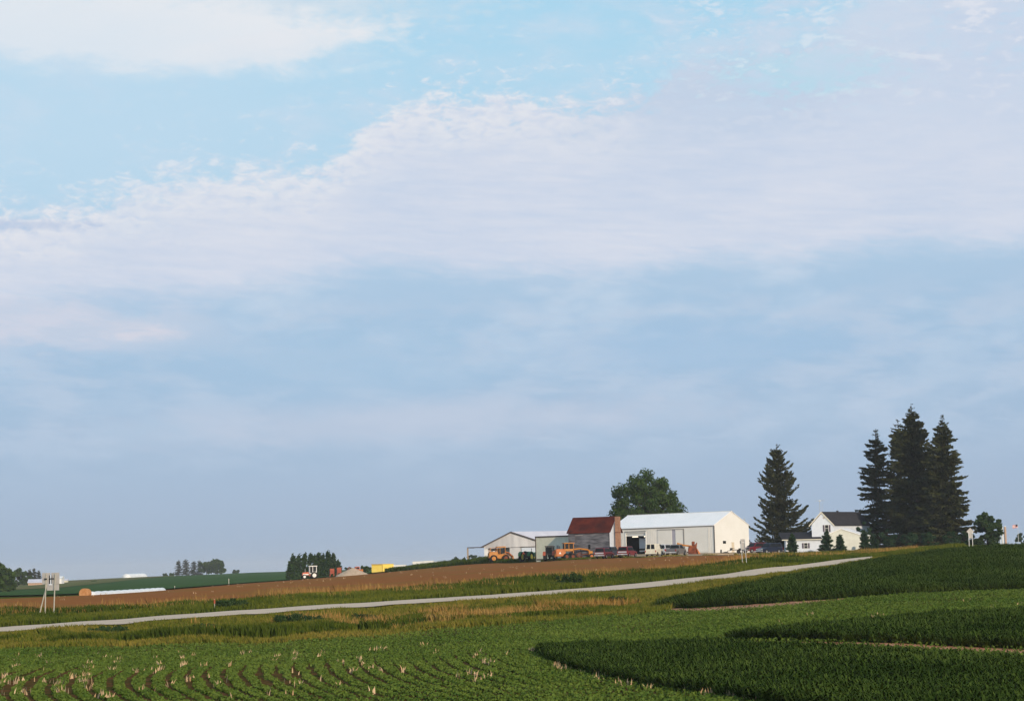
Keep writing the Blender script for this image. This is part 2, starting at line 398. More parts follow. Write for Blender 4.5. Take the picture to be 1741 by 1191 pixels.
M['soil'] = mat('tilled_soil', (.30, .118, .040), (.235, .09, .032), .9, .95, stretch=(.3, 2.5, 1), c3=(.24, .115, .035), s3=.06, bump=.4)
M['soil_rowshade'] = mat('row_soil_shadow', (.045, .048, .012), (.13, .060, .026), 1.0, .95, bump=.4)  # dark green tone paints shadow between crop rows; brown tone is bare soil
M['gravel'] = mat('road_gravel', (.52, .41, .305), (.60, .48, .37), 1.2, .95, stretch=(.25, 2, 1))
M['yard'] = mat('yard_gravel', (.30, .22, .14), (.40, .30, .2), .6, .95)
M['farfield'] = mat('far_crop', (.040, .084, .026), (.050, .096, .030), .02, .95, stretch=(1, .3, 1))
M['farfield2'] = mat('far_pasture', (.10, .125, .04), (.16, .13, .06), .01, .95, stretch=(.6, 2, 1))
M['cropbase'] = mat('crop_floor', (.016, .03, .006), (.022, .04, .008), .8, .95)
M['cornleaf'] = mat('crop_leaf', (.028, .050, .009), (.082, .116, .022), .12, .9, tint=True, spec=.0)
M['beanleaf'] = mat('bean_leaf', (.050, .092, .016), (.115, .158, .030), .15, .85, tint=True, spec=.0)
M['weed'] = mat('weed_leaf', (.042, .072, .009), (.14, .145, .022), .12, .85, tint=True, spec=.0)
M['weedd'] = mat('weed_dark_leaf', (.028, .052, .007), (.075, .098, .014), .12, .85, tint=True, spec=.0)
M['drygrass'] = mat('dry_grass', (.27, .14, .035), (.42, .27, .09), .2, .9, tint=True, spec=.0)
M['ygrass'] = mat('mown_grass', (.10, .12, .016), (.28, .20, .045), .2, .9, tint=True, spec=.0)
M['straw'] = mat('dry_stalk', (.42, .28, .15), (.62, .45, .28), 1.0, .9, tint=True, spec=.0)
M['needle'] = mat('spruce_needle', (.018, .025, .010), (.062, .064, .024), .5, .85, tint=True, spec=.0)
M['needle2'] = mat('young_spruce_needle', (.014, .038, .018), (.04, .07, .03), .5, .85, tint=True, spec=.0)
M['leaf'] = mat('broad_leaf', (.018, .038, .009), (.058, .096, .022), .5, .7, tint=True, spec=.0)
M['leaf2'] = mat('pale_leaf', (.02, .042, .016), (.045, .075, .025), .5, .8, tint=True, spec=.0)
M['bark'] = mat('bark', (.05, .035, .025), (.09, .065, .045), 3, .95)
M['whitewall'] = mat('white_steel', (.82, .78, .71), (.86, .82, .76), .5, .5, bump=.35, wave=1.3)
M['wallplain'] = mat('white_steel_end', (.70, .69, .65), (.74, .73, .70), .4, .5)
M['whiteroof'] = mat('white_roof_steel', (.80, .79, .78), (.85, .83, .82), .3, .45)
M['trim'] = mat('dark_trim', (.07, .055, .05), rough=.6)
M['greytrim'] = mat('grey_trim', (.30, .28, .27), rough=.6)
M['white'] = mat('white_paint', (.78, .77, .74), (.70, .69, .66), 2, .5)
M['bluewhite'] = mat('white_siding', (.55, .60, .68), (.62, .66, .73), 2, .6)
M['dark'] = mat('interior_shade', (.012, .011, .012), rough=.9)
M['floor'] = mat('shed_floor', (.10, .09, .08), (.14, .12, .11), 1, .9)
M['rust'] = mat('rusty_roof', (.060, .012, .009), (.115, .024, .015), .7, .9, c3=(.04, .012, .011), s3=.35)
M['weathered'] = mat('weathered_wall', (.06, .06, .07), (.17, .17, .19), 1.3, .95, stretch=(.4, .4, 2))
M['brick'] = mat('chimney_brick', (.26, .135, .085), (.36, .20, .13), 4, .9)
M['beige'] = mat('beige_steel', (.60, .60, .47), (.68, .67, .54), .8, .6, bump=.3, wave=1.6)
M['tanwall'] = mat('tan_board', (.42, .27, .19), (.50, .34, .24), 2, .8)
M['greybarn'] = mat('grey_barn_steel', (.44, .43, .44), (.62, .60, .60), .45, .7, stretch=(1.5, 1.5, .3), bump=.3, wave=1.2)
M['lavroof'] = mat('pale_roof', (.50, .49, .55), (.58, .57, .62), .4, .5)
M['wood'] = mat('old_post', (.30, .22, .14), (.4, .3, .2), 4, .9)
M['greypost'] = mat('painted_post', (.38, .36, .30), (.46, .43, .36), 4, .8)
M['shingle'] = mat('dark_shingle', (.025, .026, .032), (.045, .045, .052), 4, .9)
M['glass'] = mat('window_glass', (.010, .012, .015), rough=.3, spec=.1)
M['purple'] = mat('shutter', (.08, .06, .09), rough=.7)
M['metal'] = mat('galvanised', (.40, .42, .43), (.5, .51, .52), 2, .45, metal=.3)
M['signback'] = mat('sign_back', (.36, .34, .33), (.42, .40, .38), 3, .5, metal=.2)
M['bag'] = mat('silage_film', (.80, .80, .78), (.7, .7, .68), .6, .4)
M['hay'] = mat('hay', (.42, .19, .07), (.52, .27, .12), 3, .95)
M['yellowbox'] = mat('yellow_paint', (.80, .56, .09), (.85, .63, .13), 1, .5)
M['yellowdark'] = mat('yellow_trim', (.50, .32, .05), rough=.5)
M['orange'] = mat('construction_yellow', (.40, .135, .012), (.50, .20, .02), 1.5, .5)
M['orange2'] = mat('construction_orange', (.38, .09, .012), (.47, .14, .018), 1.5, .5)
M['rustmetal'] = mat('rusty_plate', (.07, .022, .013), (.24, .06, .022), 1.5, .8)
M['green'] = mat('tractor_green', (.012, .10, .035), (.02, .13, .045), 2, .4)
M['yellow'] = mat('wheel_yellow', (.80, .62, .06), rough=.5)
M['redorange'] = mat('sun_faded_red', (.55, .12, .06), (.62, .18, .1), 2, .6)
M['rubber'] = mat('tyre_rubber', (.018, .018, .018), (.03, .028, .026), 5, .9)
M['rim'] = mat('wheel_rim', (.35, .35, .36), rough=.35, metal=.6)
M['red'] = mat('maroon_paint', (.12, .009, .018), rough=.35, spec=.3)
M['red2'] = mat('dark_red_paint', (.16, .012, .018), rough=.35, spec=.3)
M['silver'] = mat('silver_paint', (.55, .55, .56), rough=.3, metal=.3)
M['pewter'] = mat('pewter_paint', (.17, .16, .16), rough=.3, metal=.3)
M['cream'] = mat('cream_paint', (.70, .66, .54), (.62, .58, .47), 3, .4)
M['navy'] = mat('dark_blue_paint', (.012, .018, .04), rough=.3, spec=.3)
M['lampred'] = mat('tail_light', (.30, .015, .01), rough=.3)
M['plate'] = mat('number_plate', (.7, .7, .68), rough=.5)
M['black'] = mat('black_plastic', (.02, .02, .02), rough=.6)
M['gravelpile'] = mat('gravel_heap', (.40, .30, .21), (.5, .38, .28), 2, .95, bump=.4)
M['redmach'] = mat('red_machine', (.30, .06, .03), (.4, .1, .05), 1, .7)
M['triangle'] = mat('slow_triangle', (.85, .16, .08), rough=.4)
M['flag'] = mat('flag_cloth', (.70, .28, .25), (.75, .7, .68), 1, .8)

# ------------------------------------------------------------ the ground and its fields
u_ = np.concatenate([np.linspace(-1.6, -.36, 24)[:-1], np.linspace(-.36, .36, 420), np.linspace(.36, 1.6, 24)[1:]])
y_ = np.exp(np.concatenate([np.linspace(math.log(6), math.log(55), 30)[:-1], np.linspace(math.log(55), math.log(600), 420), np.linspace(math.log(600), math.log(9000), 100)[1:]]))
YY, UU = np.meshgrid(y_, u_, indexing='ij')
g = gridmesh('ground', UU*YY, YY, ground(UU*YY, YY), M['ground']); tag(g, kind='structure')

NEARROAD = [(-260,1087),(0,1075),(217,1060),(435,1048),(650,1031.5),(870,1016),(1090,1002.5),(1200,992),(1300,979.5),(1400,963),(1500,950)]
FARROAD = [(-260,1078),(0,1066),(217,1052),(435,1039.5),(650,1024.5),(870,1008.5),(1090,992),(1200,980),(1300,966),(1400,953),(1500,945)]
_rx = [-420, -200, 0, 120, 217, 330, 435, 560, 650, 760, 870, 980, 1090, 1150, 1200, 1250, 1300, 1350, 1400, 1450, 1500]
rd_n_ = [(-500,1096,138),(-200,1084,141),(0,1075,142),(217,1060,144),(435,1048,147),(650,1031.5,153),(870,1016,160),(1090,1002.5,170),(1200,992,177),(1300,979.5,184),(1400,963,202),(1500,950,224),(1560,944,245),(1640,938,290),(1760,936,380)]
rd_f_ = [(-500,1083,145),(-200,1073,148),(0,1066,149),(217,1052,151),(435,1039.5,154),(650,1024.5,159),(870,1008.5,167),(1090,992,178),(1200,980,186),(1300,966,194),(1400,953,213),(1500,945,238),(1560,940,262),(1640,935,310),(1760,933,410)]
rd_n = [(x, float(r_near(x)), float(r_Y(x))) for x in _rx]+rd_n_[-3:]
rd_f = [(x, float(r_far(x)), float(r_Y(x))+7+max(0, (x-900)/75)) for x in _rx]+rd_f_[-3:]
road_r = Region(rd_n, rd_f, 400); o = road_r.sheet('road', M['gravel'], .14, 10, wob=.05); tag(o, kind='structure')

br_n = [(-500,1066,164),(-200,1052,166),(0,1045,166),(217,1040,167),(435,1024,174),(650,1012,180),(870,993,188),(1090,978,200),(1200,968,208),(1290,958,214)]
br_f = [(-500,1028,220),(-200,1024,225),(0,1018,235),(130,1014,262),(217,1008,292),(280,1003,330),(435,991,430),(530,984,462),(650,974,465),(780,964,445),(870,958,418),(1000,952,385),(1090,948.5,360),(1200,945,340),(1290,941,330)]
brown = Region(br_n, br_f, 360); o = brown.sheet('tilled_field', M['soil'], .06, 60); tag(o, kind='structure')

yd_n = [(900,956,412),(1000,951,386),(1090,948,361),(1200,944,341),(1290,940,331),(1340,938,340)]
yd_f = [(900,949,520),(1000,945,520),(1090,942,500),(1200,939,480),(1290,937,460),(1340,936,440)]
yard = Region(yd_n, yd_f, 120); o = yard.sheet('yard', M['yard'], .09, 20); tag(o, kind='structure')

ff_n = [(-500,1030,300),(0,1018,300),(217,1007,330),(280,1003,360),(435,991,450),(530,984,480),(660,974,480)]
ff_f = [(-500,1012,560),(0,1004.5,600),(100,1001,640),(180,992,760),(300,980,1120),(435,973.5,1290),(530,969,1320),(660,967,1320)]
far1 = Region(ff_n, ff_f, 200); o = far1.sheet('far_crop_field', M['farfield'], .25, 60); tag(o, kind='structure')
fp_n = [(-500,1012,570),(0,1004,610),(100,1001,650),(180,992,770),(300,980,1125)]
fp_f = [(-500,998,1400),(0,992,1450),(100,988.5,1450),(180,984.5,1400),(300,977.5,1350)]
far2 = Region(fp_n, fp_f, 120); o = far2.sheet('far_pasture', M['farfield2'], .3, 50); tag(o, kind='structure')

# crop strips on the right-hand hill
c1_n = [(1118,1036),(1200,1034),(1300,1027),(1420,1019),(1560,1009),(1741,1003),(2000,1000)]
c1_f = [(1118,1033),(1200,1014),(1300,995),(1400,975),(1500,956),(1600,941),(1700,933),(1741,933),(2000,925)]
c2_n = [(1235,1091),(1300,1090),(1460,1093),(1560,1097),(1741,1106),(2000,1116)]
c2_f = [(1235,1090),(1300,1082),(1400,1073),(1500,1063),(1600,1053),(1741,1047),(2000,1048)]
c3_n = [(918,1112),(940,1128),(1000,1147),(1100,1168),(1250,1192),(1400,1215),(1600,1250),(2000,1290)]
c3_f = [(918,1109),(1000,1104),(1150,1104),(1300,1107),(1440,1114),(1600,1124),(1741,1135),(2000,1144)]
C1, C2, C3 = Region(c1_n, c1_f, 260), Region(c2_n, c2_f, 200), Region(c3_n, c3_f, 260)
for r_ in (C1, C2, C3):
    o = r_.sheet('crop_ground', M['cropbase'], .06, 30); tag(o, kind='structure')
# bare soil lines below the strips
SOILS = []
M['soilred'] = mat('bare_red_soil', (.30, .10, .045), (.42, .20, .09), 1.5)
for nn, ff in (([(1120,1040),(1200,1042),(1300,1035),(1360,1030),(1440,1020)], [(1120,1036),(1200,1034),(1300,1027),(1360,1023),(1440,1018)]),
               ([(1250,1094),(1460,1101),(1560,1106),(1741,1117),(1950,1128)], [(1250,1091),(1460,1093),(1560,1097),(1741,1106),(1950,1114)])):
    rr = Region(nn, ff, 160); SOILS.append(rr); o = rr.sheet('bare_soil', M['soilred'], .05, 6, wob=.25); tag(o, kind='structure')
# low crop field in the foreground
gf_n = [(-300,1300,45),(870,1300,44),(2000,1300,40)]
gf_f = [(-300,1113),(0,1106),(217,1101),(435,1094),(560,1085),(700,1075),(870,1064),(1000,1050),(1118,1040),(1300,1030),(1420,1021),(1560,1010),(1741,1004),(2000,1001)]
ex = [q[0] for q in gf_f]; kx = np.linspace(-300, 2000, 90); Yk = hitY(kx, np.interp(kx, ex, [q[1] for q in gf_f]))
ok = ~np.isnan(Yk); kx, Yk = kx[ok], Yk[ok]
gf_f3 = [(a, np.interp(a, ex, [q[1] for q in gf_f]), b) for a, b in zip(kx, Yk)]
GF = Region(gf_n, gf_f3, 320); o = GF.sheet('low_crop_ground', M['soil_rowshade'], .04, 60); tag(o, kind='structure')

# ------------------------------------------------------------ plants baked as meshes
def blades(name, X, Y, h, w, mt, lean=.25, tint=None, z=None, wind=(-.06, 0)):
    n = len(X); z0 = ground(X, Y) if z is None else z
    a = rng.random(n)*2*PI; h = h*(.6+.8*rng.random(n)); ww = w*(.7+.6*rng.random(n))
    px, py = np.cos(a)*ww/2, np.sin(a)*ww/2
    l = rng.normal(0, lean, (n, 2))*h[:, None]+np.array(wind)*h[:, None]
    V = np.empty((n, 5, 3))
    V[:, 0] = np.stack([X-px, Y-py, z0-.03], -1); V[:, 1] = np.stack([X+px, Y+py, z0-.03], -1)
    V[:, 2] = np.stack([X+px*.8+l[:, 0]*.35, Y+py*.8+l[:, 1]*.35, z0+h*.6], -1)
    V[:, 4] = np.stack([X-px*.8+l[:, 0]*.35, Y-py*.8+l[:, 1]*.35, z0+h*.6], -1)
    V[:, 3] = np.stack([X+l[:, 0], Y+l[:, 1], z0+h], -1)
    idx = (np.arange(n)[:, None]*5+np.array([0, 1, 2, 3, 4])).ravel()
    t = rng.random(n) if tint is None else tint
    return npmesh(name, V.reshape(-1, 3), 5, idx, mt, tint=np.repeat(t, 5))
def leaves(name, C, size, mt, parent=None, tint=None, flat=.0, aspect=1.8, dirs=None):
    """free leaf quads centred on C"""
    n = len(C); size = size*(.6+.8*rng.random(n))
    d = rng.normal(0, 1, (n, 3)) if dirs is None else dirs+rng.normal(0, .35, (n, 3))
    d /= np.linalg.norm(d, axis=1)[:, None]
    e = rng.normal(0, 1, (n, 3)); e -= (e*d).sum(1)[:, None]*d; e /= np.linalg.norm(e, axis=1)[:, None]
    a = d*(size*aspect/2)[:, None]; b = e*(size/2)[:, None]
    V = np.stack([C-a, C+b*.9, C+a, C-b*.9], 1)
    idx = (np.arange(n)[:, None]*4+np.array([0, 1, 2, 3])).ravel()
    t = rng.random(n) if tint is None else tint
    return npmesh(name, V.reshape(-1, 3), 4, idx, mt, tint=np.repeat(t, 4), parent=parent)
def fbm(X, Y, sc, seed=0):
    r = np.zeros_like(X); g_ = np.random.default_rng(seed)
    for k in range(6):
        a = g_.random()*2*PI; f = sc*(1.6**k)*(.7+.6*g_.random())
        r += np.sin((X*math.cos(a)+Y*math.sin(a))*f+g_.random()*6.3+1.7*np.sin((Y*math.cos(a)-X*math.sin(a))*f*.6))/(1.25**k)
    return r/3.0

def crop(name, reg, n, h, mt, label, seed):
    X, Y, t = reg.sample(n); X = X+rng.normal(0, .10, n); Y = Y+.35*fbm(X, Y, 1.6, seed+30)+rng.normal(0, .12, n)
    # row structure following the strip
    k = np.round(t*200)/200
    n = len(X); z0 = ground(X, Y)
    H = h*(.85+.3*rng.random(n))*(1+.14*fbm(X, Y, .5, seed)+.12*fbm(X, Y, 3.0, seed+2))
    segs = 3; az = rng.random(n)*2*PI
    # wind lays the leaves over to the left
    dx = np.cos(az)*.8-.7; dy = np.sin(az)*.8; nn = np.sqrt(dx*dx+dy*dy)+1e-6; dx /= nn; dy /= nn
    st = H*(.15+.6*rng.random(n)); Lf = H*(.7+.5*rng.random(n)); w = .030+.028*rng.random(n)
    qx, qy = -dy*w/2, dx*w/2
    P0 = np.stack([X, Y, z0+st], -1)
    V = np.empty((n, 6, 3))
    for i, (r_, up, ws) in enumerate(((0, 0, .6), (.5, .52, 1.0), (1.0, .42, .15))):
        c = P0+np.stack([dx*Lf*r_*.8, dy*Lf*r_*.8, Lf*up], -1)
        V[:, i*2] = c+np.stack([qx*ws, qy*ws, qx*0], -1); V[:, i*2+1] = c-np.stack([qx*ws, qy*ws, qx*0], -1)
    idx = (np.arange(n)[:, None]*6+np.array([0, 1, 3, 2, 2, 3, 5, 4])).ravel()
    tt = np.clip(.45+.25*fbm(X, Y, .25, seed+5)+rng.normal(0, .22, n), 0, 1)
    o = npmesh(name, V.reshape(-1, 3), 4, idx, mt, tint=np.repeat(tt, 6))
    return tag(o, label, 'crop', kind='stuff')
crop('field_crop', C1, 330000, .52, M['cornleaf'], 'dark green knee-high crop on the hill strip below the diamond sign', 1)
crop('field_crop', C2, 140000, .42, M['cornleaf'], 'dark green crop strip between two lighter bands on the right', 2)
crop('field_crop', C3, 190000, .40, M['cornleaf'], 'dark green crop strip nearest the camera, leaves blown sideways', 3)
def base_skirt(reg, h, nm, n=26000):       # stalks seen on the near face of a strip
    (Xa, Ya), _ = reg.ed
    i = rng.integers(0, reg.n-1, n); a = rng.random(n)
    X = Xa[i]*(1-a)+Xa[i+1]*a; Y = Ya[i]*(1-a)+Ya[i+1]*a+rng.random(n)*1.2
    o = blades(nm, X, Y, h, .05, M['cornleaf'], .12, tint=rng.random(n)*.6); return tag(o, None, None, kind='stuff')

# low bean rows, parallel curves
def rowdist(X, Y): return X-8.8*np.exp(-(Y-62)/22.0)
inside = []
Xg, Yg, tg = GF.sample(700000)
zz = None
def in_region(reg, X, Y, pad=0.0):
    (Xa, Ya), (Xb, Yb) = reg.ed; u = X/Y; ua = Xa/Ya
    yn = np.interp(u, ua, Ya, left=1e9, right=1e9); yf = np.interp(u, Xb/Yb, Yb, left=-1, right=-1)
    return (Y > yn+pad) & (Y < yf-pad)
uu = Xg/Yg
vis = (np.abs(uu) < .31) & (Yg > 56)
for r_ in (C1, C2, C3): vis &= ~in_region(r_, Xg, Yg)
jit = rng.normal(0, .35, len(Xg)); keep_s = rng.random(len(Xg)) < .12
for r_ in SOILS: vis &= ~(in_region(r_, Xg, Yg+jit) & ~keep_s)
Xg, Yg = Xg[vis], Yg[vis]
# snap towards rows in the left foreground, dense cover elsewhere
rowy = np.clip((104-Yg)/20, 0, 1)*np.clip((.06-Xg/Yg)/.08, 0, 1)
rd = rowdist(Xg, Yg)+.10*fbm(Xg, Yg, .5, 61); sp = .76
ph = rd/sp-np.round(rd/sp)
off = ph*sp
Xg2 = Xg-off*rowy*.42
keep = rng.random(len(Xg)) < np.clip(.75+.45*fbm(Xg, Yg, .12, 9), .25, 1)
# bare streaks between rows
bare = (np.abs(off) > .22+.05*fbm(Xg, Yg, 1.2, 62)) & (fbm(Xg*3, Yg*.35, .22, 12)+rowy*.07+np.clip((-.17-Xg/Yg)*5, 0, .35) > .70) & (rowy > .3)
keep &= ~bare
Xg2, Yg2 = Xg2[keep], Yg[keep]
zg = ground(Xg2, Yg2)+.05+.15*rng.random(len(Xg2))*(1-.3*rowy[keep])
tt = np.clip(.5+.3*fbm(Xg2, Yg2, .09, 4)+rng.normal(0, .2, len(Xg2)), 0, 1)
o = leaves('low_crop', np.stack([Xg2, Yg2, zg], -1), .088, M['beanleaf'], tint=tt, aspect=1.3)
tag(o, 'low light green crop growing in curved rows across the foreground', 'crop', kind='stuff')

# straw and stalk residue standing in the low crop
spots = [(23,1122,10),(28,1133,14),(66,1116,12),(8,1150,12),(4,1163,10),(178,1118,10),(88,1127,6),(155,1128,10),(150,1136,10),(143,1150,16),(145,1160,18),(152,1170,12),(170,1184,16),
 (186,1188,16),(205,1122,10),(198,1127,10),(190,1140,8),(272,1130,16),(270,1141,16),(231,1140,8),(253,1140,8),(311,1120,10),(313,1131,18),(322,1155,16),(329,1116,8),(348,1133,7),
 (388,1130,8),(410,1112,10),(426,1110,10),(100,1165,10),(105,1178,12),(80,1160,8),(125,1150,10),(28,1160,12),(38,1180,12),(290,1165,6),(372,1164,6),(471,1117,12),(465,1124,8),(500,1110,9),
 (505,1113,14),(499,1122,14),(549,1110,10),(541,1117,10),(578,1126,8),(612,1121,12),(617,1131,12),(600,1141,14),(632,1137,10),(644,1142,7),(683,1142,5),(640,1104,14),(652,1104,14),(630,1105,6),
 (720,1096,6),(741,1108,4),(817,1109,8),(809,1117,12),(823,1124,8),(835,1127,10),(799,1145,6),(808,1148,8),(826,1152,8),(812,1158,6),(780,1148,5),(905,1106,16),(914,1106,12),(945,1133,14),(950,1138,10),
 (1015,1155,10),(1070,1163,8),(1102,1171,8),(1055,1165,6),(1195,1183,8),(1213,1185,8),(1243,1187,10),(1254,1188,8),(1275,1190,8),(636,1178,6),(508,1165,7),(577,1166,5),(640,1066,5),(710,1040,4),
 (1485,1050,12),(1500,1046,8),(1640,1020,4),(1686,1031,6),(1732,1027,5),(1695,1022,4),(1380,1045,8),(1324,1060,5)]
# scattered small ones
for k in range(26):
    spots.append((random.uniform(-40, 900), random.uniform(1106, 1192), random.choice((1, 2, 3))))
for k in range(60):
    t_ = random.random(); spots.append((940+t_*330, 1136+t_*57-4*random.random(), random.choice((1, 2, 3))))
SX, SY = [], []
sp_px = np.array([s_[0] for s_ in spots], float); sp_py = np.array([s_[1]+4 for s_ in spots], float)
hy = hitY(sp_px, sp_py); dv = ray(sp_px, sp_py)
for (a, b, n), yy, v in zip(spots, hy, dv):
    if np.isnan(yy): continue
    xx = v[0]/v[1]*yy
    for k in range(int(n*.95)+1):
        SX.append(xx+random.gauss(0, .08)); SY.append(yy+random.gauss(0, .45))
SX, SY = np.array(SX), np.array(SY)
o = blades('dry_stubble', SX, SY, .27, .055, M['straw'], .22, wind=(.05, 0)); tag(o, 'pale dry stalk stubble standing in clusters among the low crop', 'stubble', kind='stuff')

# verges: weeds, tall grass, dry heads
def verge(name, near, far, n, h, w, mt, label, thr=None, sc=.12, seed=0, lean=.2, cat='grass', hmod=.5, tb=.5):
    rg = Region(near, far, 200); X, Y, t = rg.sample(n)
    f = fbm(X, Y, sc, seed)
    if thr is not None:
        k = f > thr; X, Y, f, t = X[k], Y[k], f[k], t[k]
    hh = h*(1+hmod*fbm(X, Y, sc*1.7, seed+3))
    tt = np.clip(tb+.3*fbm(X, Y, sc*.7, seed+8)+rng.normal(0, .2, len(X)), 0, 1)
    o = blades(name, X, Y, np.maximum(hh, .08), w, mt, lean, tint=tt)
    return tag(o, label, cat, kind='stuff')
far_verge_n = rd_f
far_verge_f = [(-500,1060,166),(-200,1048,170),(0,1040,171),(217,1034,174),(435,1018,182),(650,1008,188),(870,988,196),(1090,973,208),(1200,962,214),(1300,953,222),(1400,945,240),(1500,940,262),(1640,932,320)]
verge('roadside_weed', [(a, b, c+1.5) for a, b, c in rd_f if a < 1570], far_verge_f[:12]+[(1560,938,285)], 150000, .32, .07, M['weed'], 'green weeds along the far edge of the gravel road', seed=21, cat='weeds')
verge('roadside_weed', [(a, b, c+6) for a, b, c in rd_f if a < 1450], far_verge_f[:12], 70000, .44, .09, M['weedd'], 'dark green taller weeds behind the road edge', thr=.05, sc=.16, seed=22, cat='weeds')
verge('dry_grass', [(a, b, c+14) for a, b, c in rd_f if a < 1570], [(a, b, c*1.06+2) for a, b, c in far_verge_f[:12]]+[(1560,938,300)], 24000, .55, .03, M['drygrass'], 'tan seed heads standing above the far roadside weeds', thr=.0, sc=.2, seed=23)
# between road and field crop
nv_f = [(a, b, c-2.2) for a, b, c in rd_n if a < 1570]
def yof(px, py): return float(hitY([px], [py])[0])
nv_n = [(-300,1111,116),(0,1106,117),(217,1101,118),(435,1094,119),(560,1087,120),(700,1077,124),(870,1064,127),(1000,1050,132),(1118,1040,136),(1200,1014,150),(1300,996,165),(1400,976,184),(1500,957,206),(1560,950,225)]
verge('verge_grass', nv_n, nv_f, 210000, .30, .06, M['ygrass'], 'short yellowing grass between the road and the low crop', seed=31, tb=.24)
verge('ditch_weed', [(a, b, c+5) for a, b, c in nv_n[:9]], [(a, b, c-11) for a, b, c in rd_n if a < 1130], 100000, .42, .08, M['weed'], 'green ditch weeds on the near side of the gravel road', thr=.0, sc=.14, seed=33, cat='weeds', tb=.35)
verge('ditch_weed', [(-100,1100,121),(600,1085,124),(860,1062,130)], [(-100,1085,133),(600,1045,140),(860,1040,142)], 60000, .6, .09, M['weedd'], 'dark bushy weeds in the ditch below the gravel road', thr=.42, sc=.13, seed=35, cat='weeds')
verge('dry_grass', [(720,1078,126),(870,1062,132),(1000,1048,140),(1110,1032,150)], [(720,1060,133),(800,1040,142),(870,1035,144.5),(1000,1030,148),(1110,1031,150.5)], 6500, .6, .03, M['drygrass'], 'tall tan grass standing in the ditch below the farmyard', thr=.1, sc=.25, seed=37)
verge('dry_grass', [(300,1090,126),(700,1075,127),(870,1070,128)], [(300,1065,138),(700,1050,141),(870,1048,142)], 14000, .6, .035, M['drygrass'], 'patches of orange dry grass in the ditch', thr=.35, sc=.3, seed=38)
verge('verge_grass', [(1485,953,219),(1560,947,232),(1640,938,255)], [(1485,951,224),(1560,944,244),(1640,936,285)], 14000, .55, .06, M['weed'], 'grass hiding the road where it dips behind the hill crop', seed=44)
# house-side bank
verge('bank_grass', [(1290,953,222),(1400,944,243),(1500,940,262),(1640,935,320),(1741,933,400)], [(1290,941,300),(1400,938,330),(1500,935,350),(1640,931,380),(1741,930,470)], 80000, .38, .08, M['weed'], 'green grass bank in front of the farmhouse', seed=41, tb=.45)
verge('dry_grass', [(1325,947,290),(1400,941,300),(1500,936,320),(1640,932,360)], [(1325,943,312),(1400,938,340),(1500,934,372),(1640,931,395)], 36000, .42, .045, M['drygrass'], 'reddish tan tall grass in front of the farmhouse and little spruces', seed=42, thr=-.3)
verge('field_edge_weed', [(655,972,470),(700,968,462),(780,963,448),(870,957,421),(920,955,408)], [(655,972,482),(700,965,490),(780,956,480),(870,951,428),(920,951,411)], 30000, .8, .16, M['weedd'], 'dark weeds on the bank behind the tilled field', seed=51, cat='weeds')
verge('field_edge_weed', [(920,955,404),(1000,951,384),(1060,949,370)], [(920,952,412),(1000,949,390),(1060,948,374)], 6000, .4, .1, M['weed'], 'low weeds at the edge of the yard by the grader', seed=52, cat='weeds')
verge('field_edge_weed', [(1060,949,366),(1200,944,344),(1300,941,330)], [(1060,948,369),(1200,944,347),(1300,940,334)], 5000, .3, .1, M['ygrass'], 'sparse grass along the yard in front of the parked vans', seed=53, thr=0)
# stray pale tufts on the tilled soil
X, Y, t = brown.sample(120)
X = np.repeat(X, 4)+rng.normal(0, .1, 480); Y = np.repeat(Y, 4)+rng.normal(0, .2, 480)
o = blades('stray_tuft', X, Y, .25, .05, M['straw'], .3); tag(o, 'scattered pale stubble tufts on the tilled brown field', 'stubble', kind='stuff')

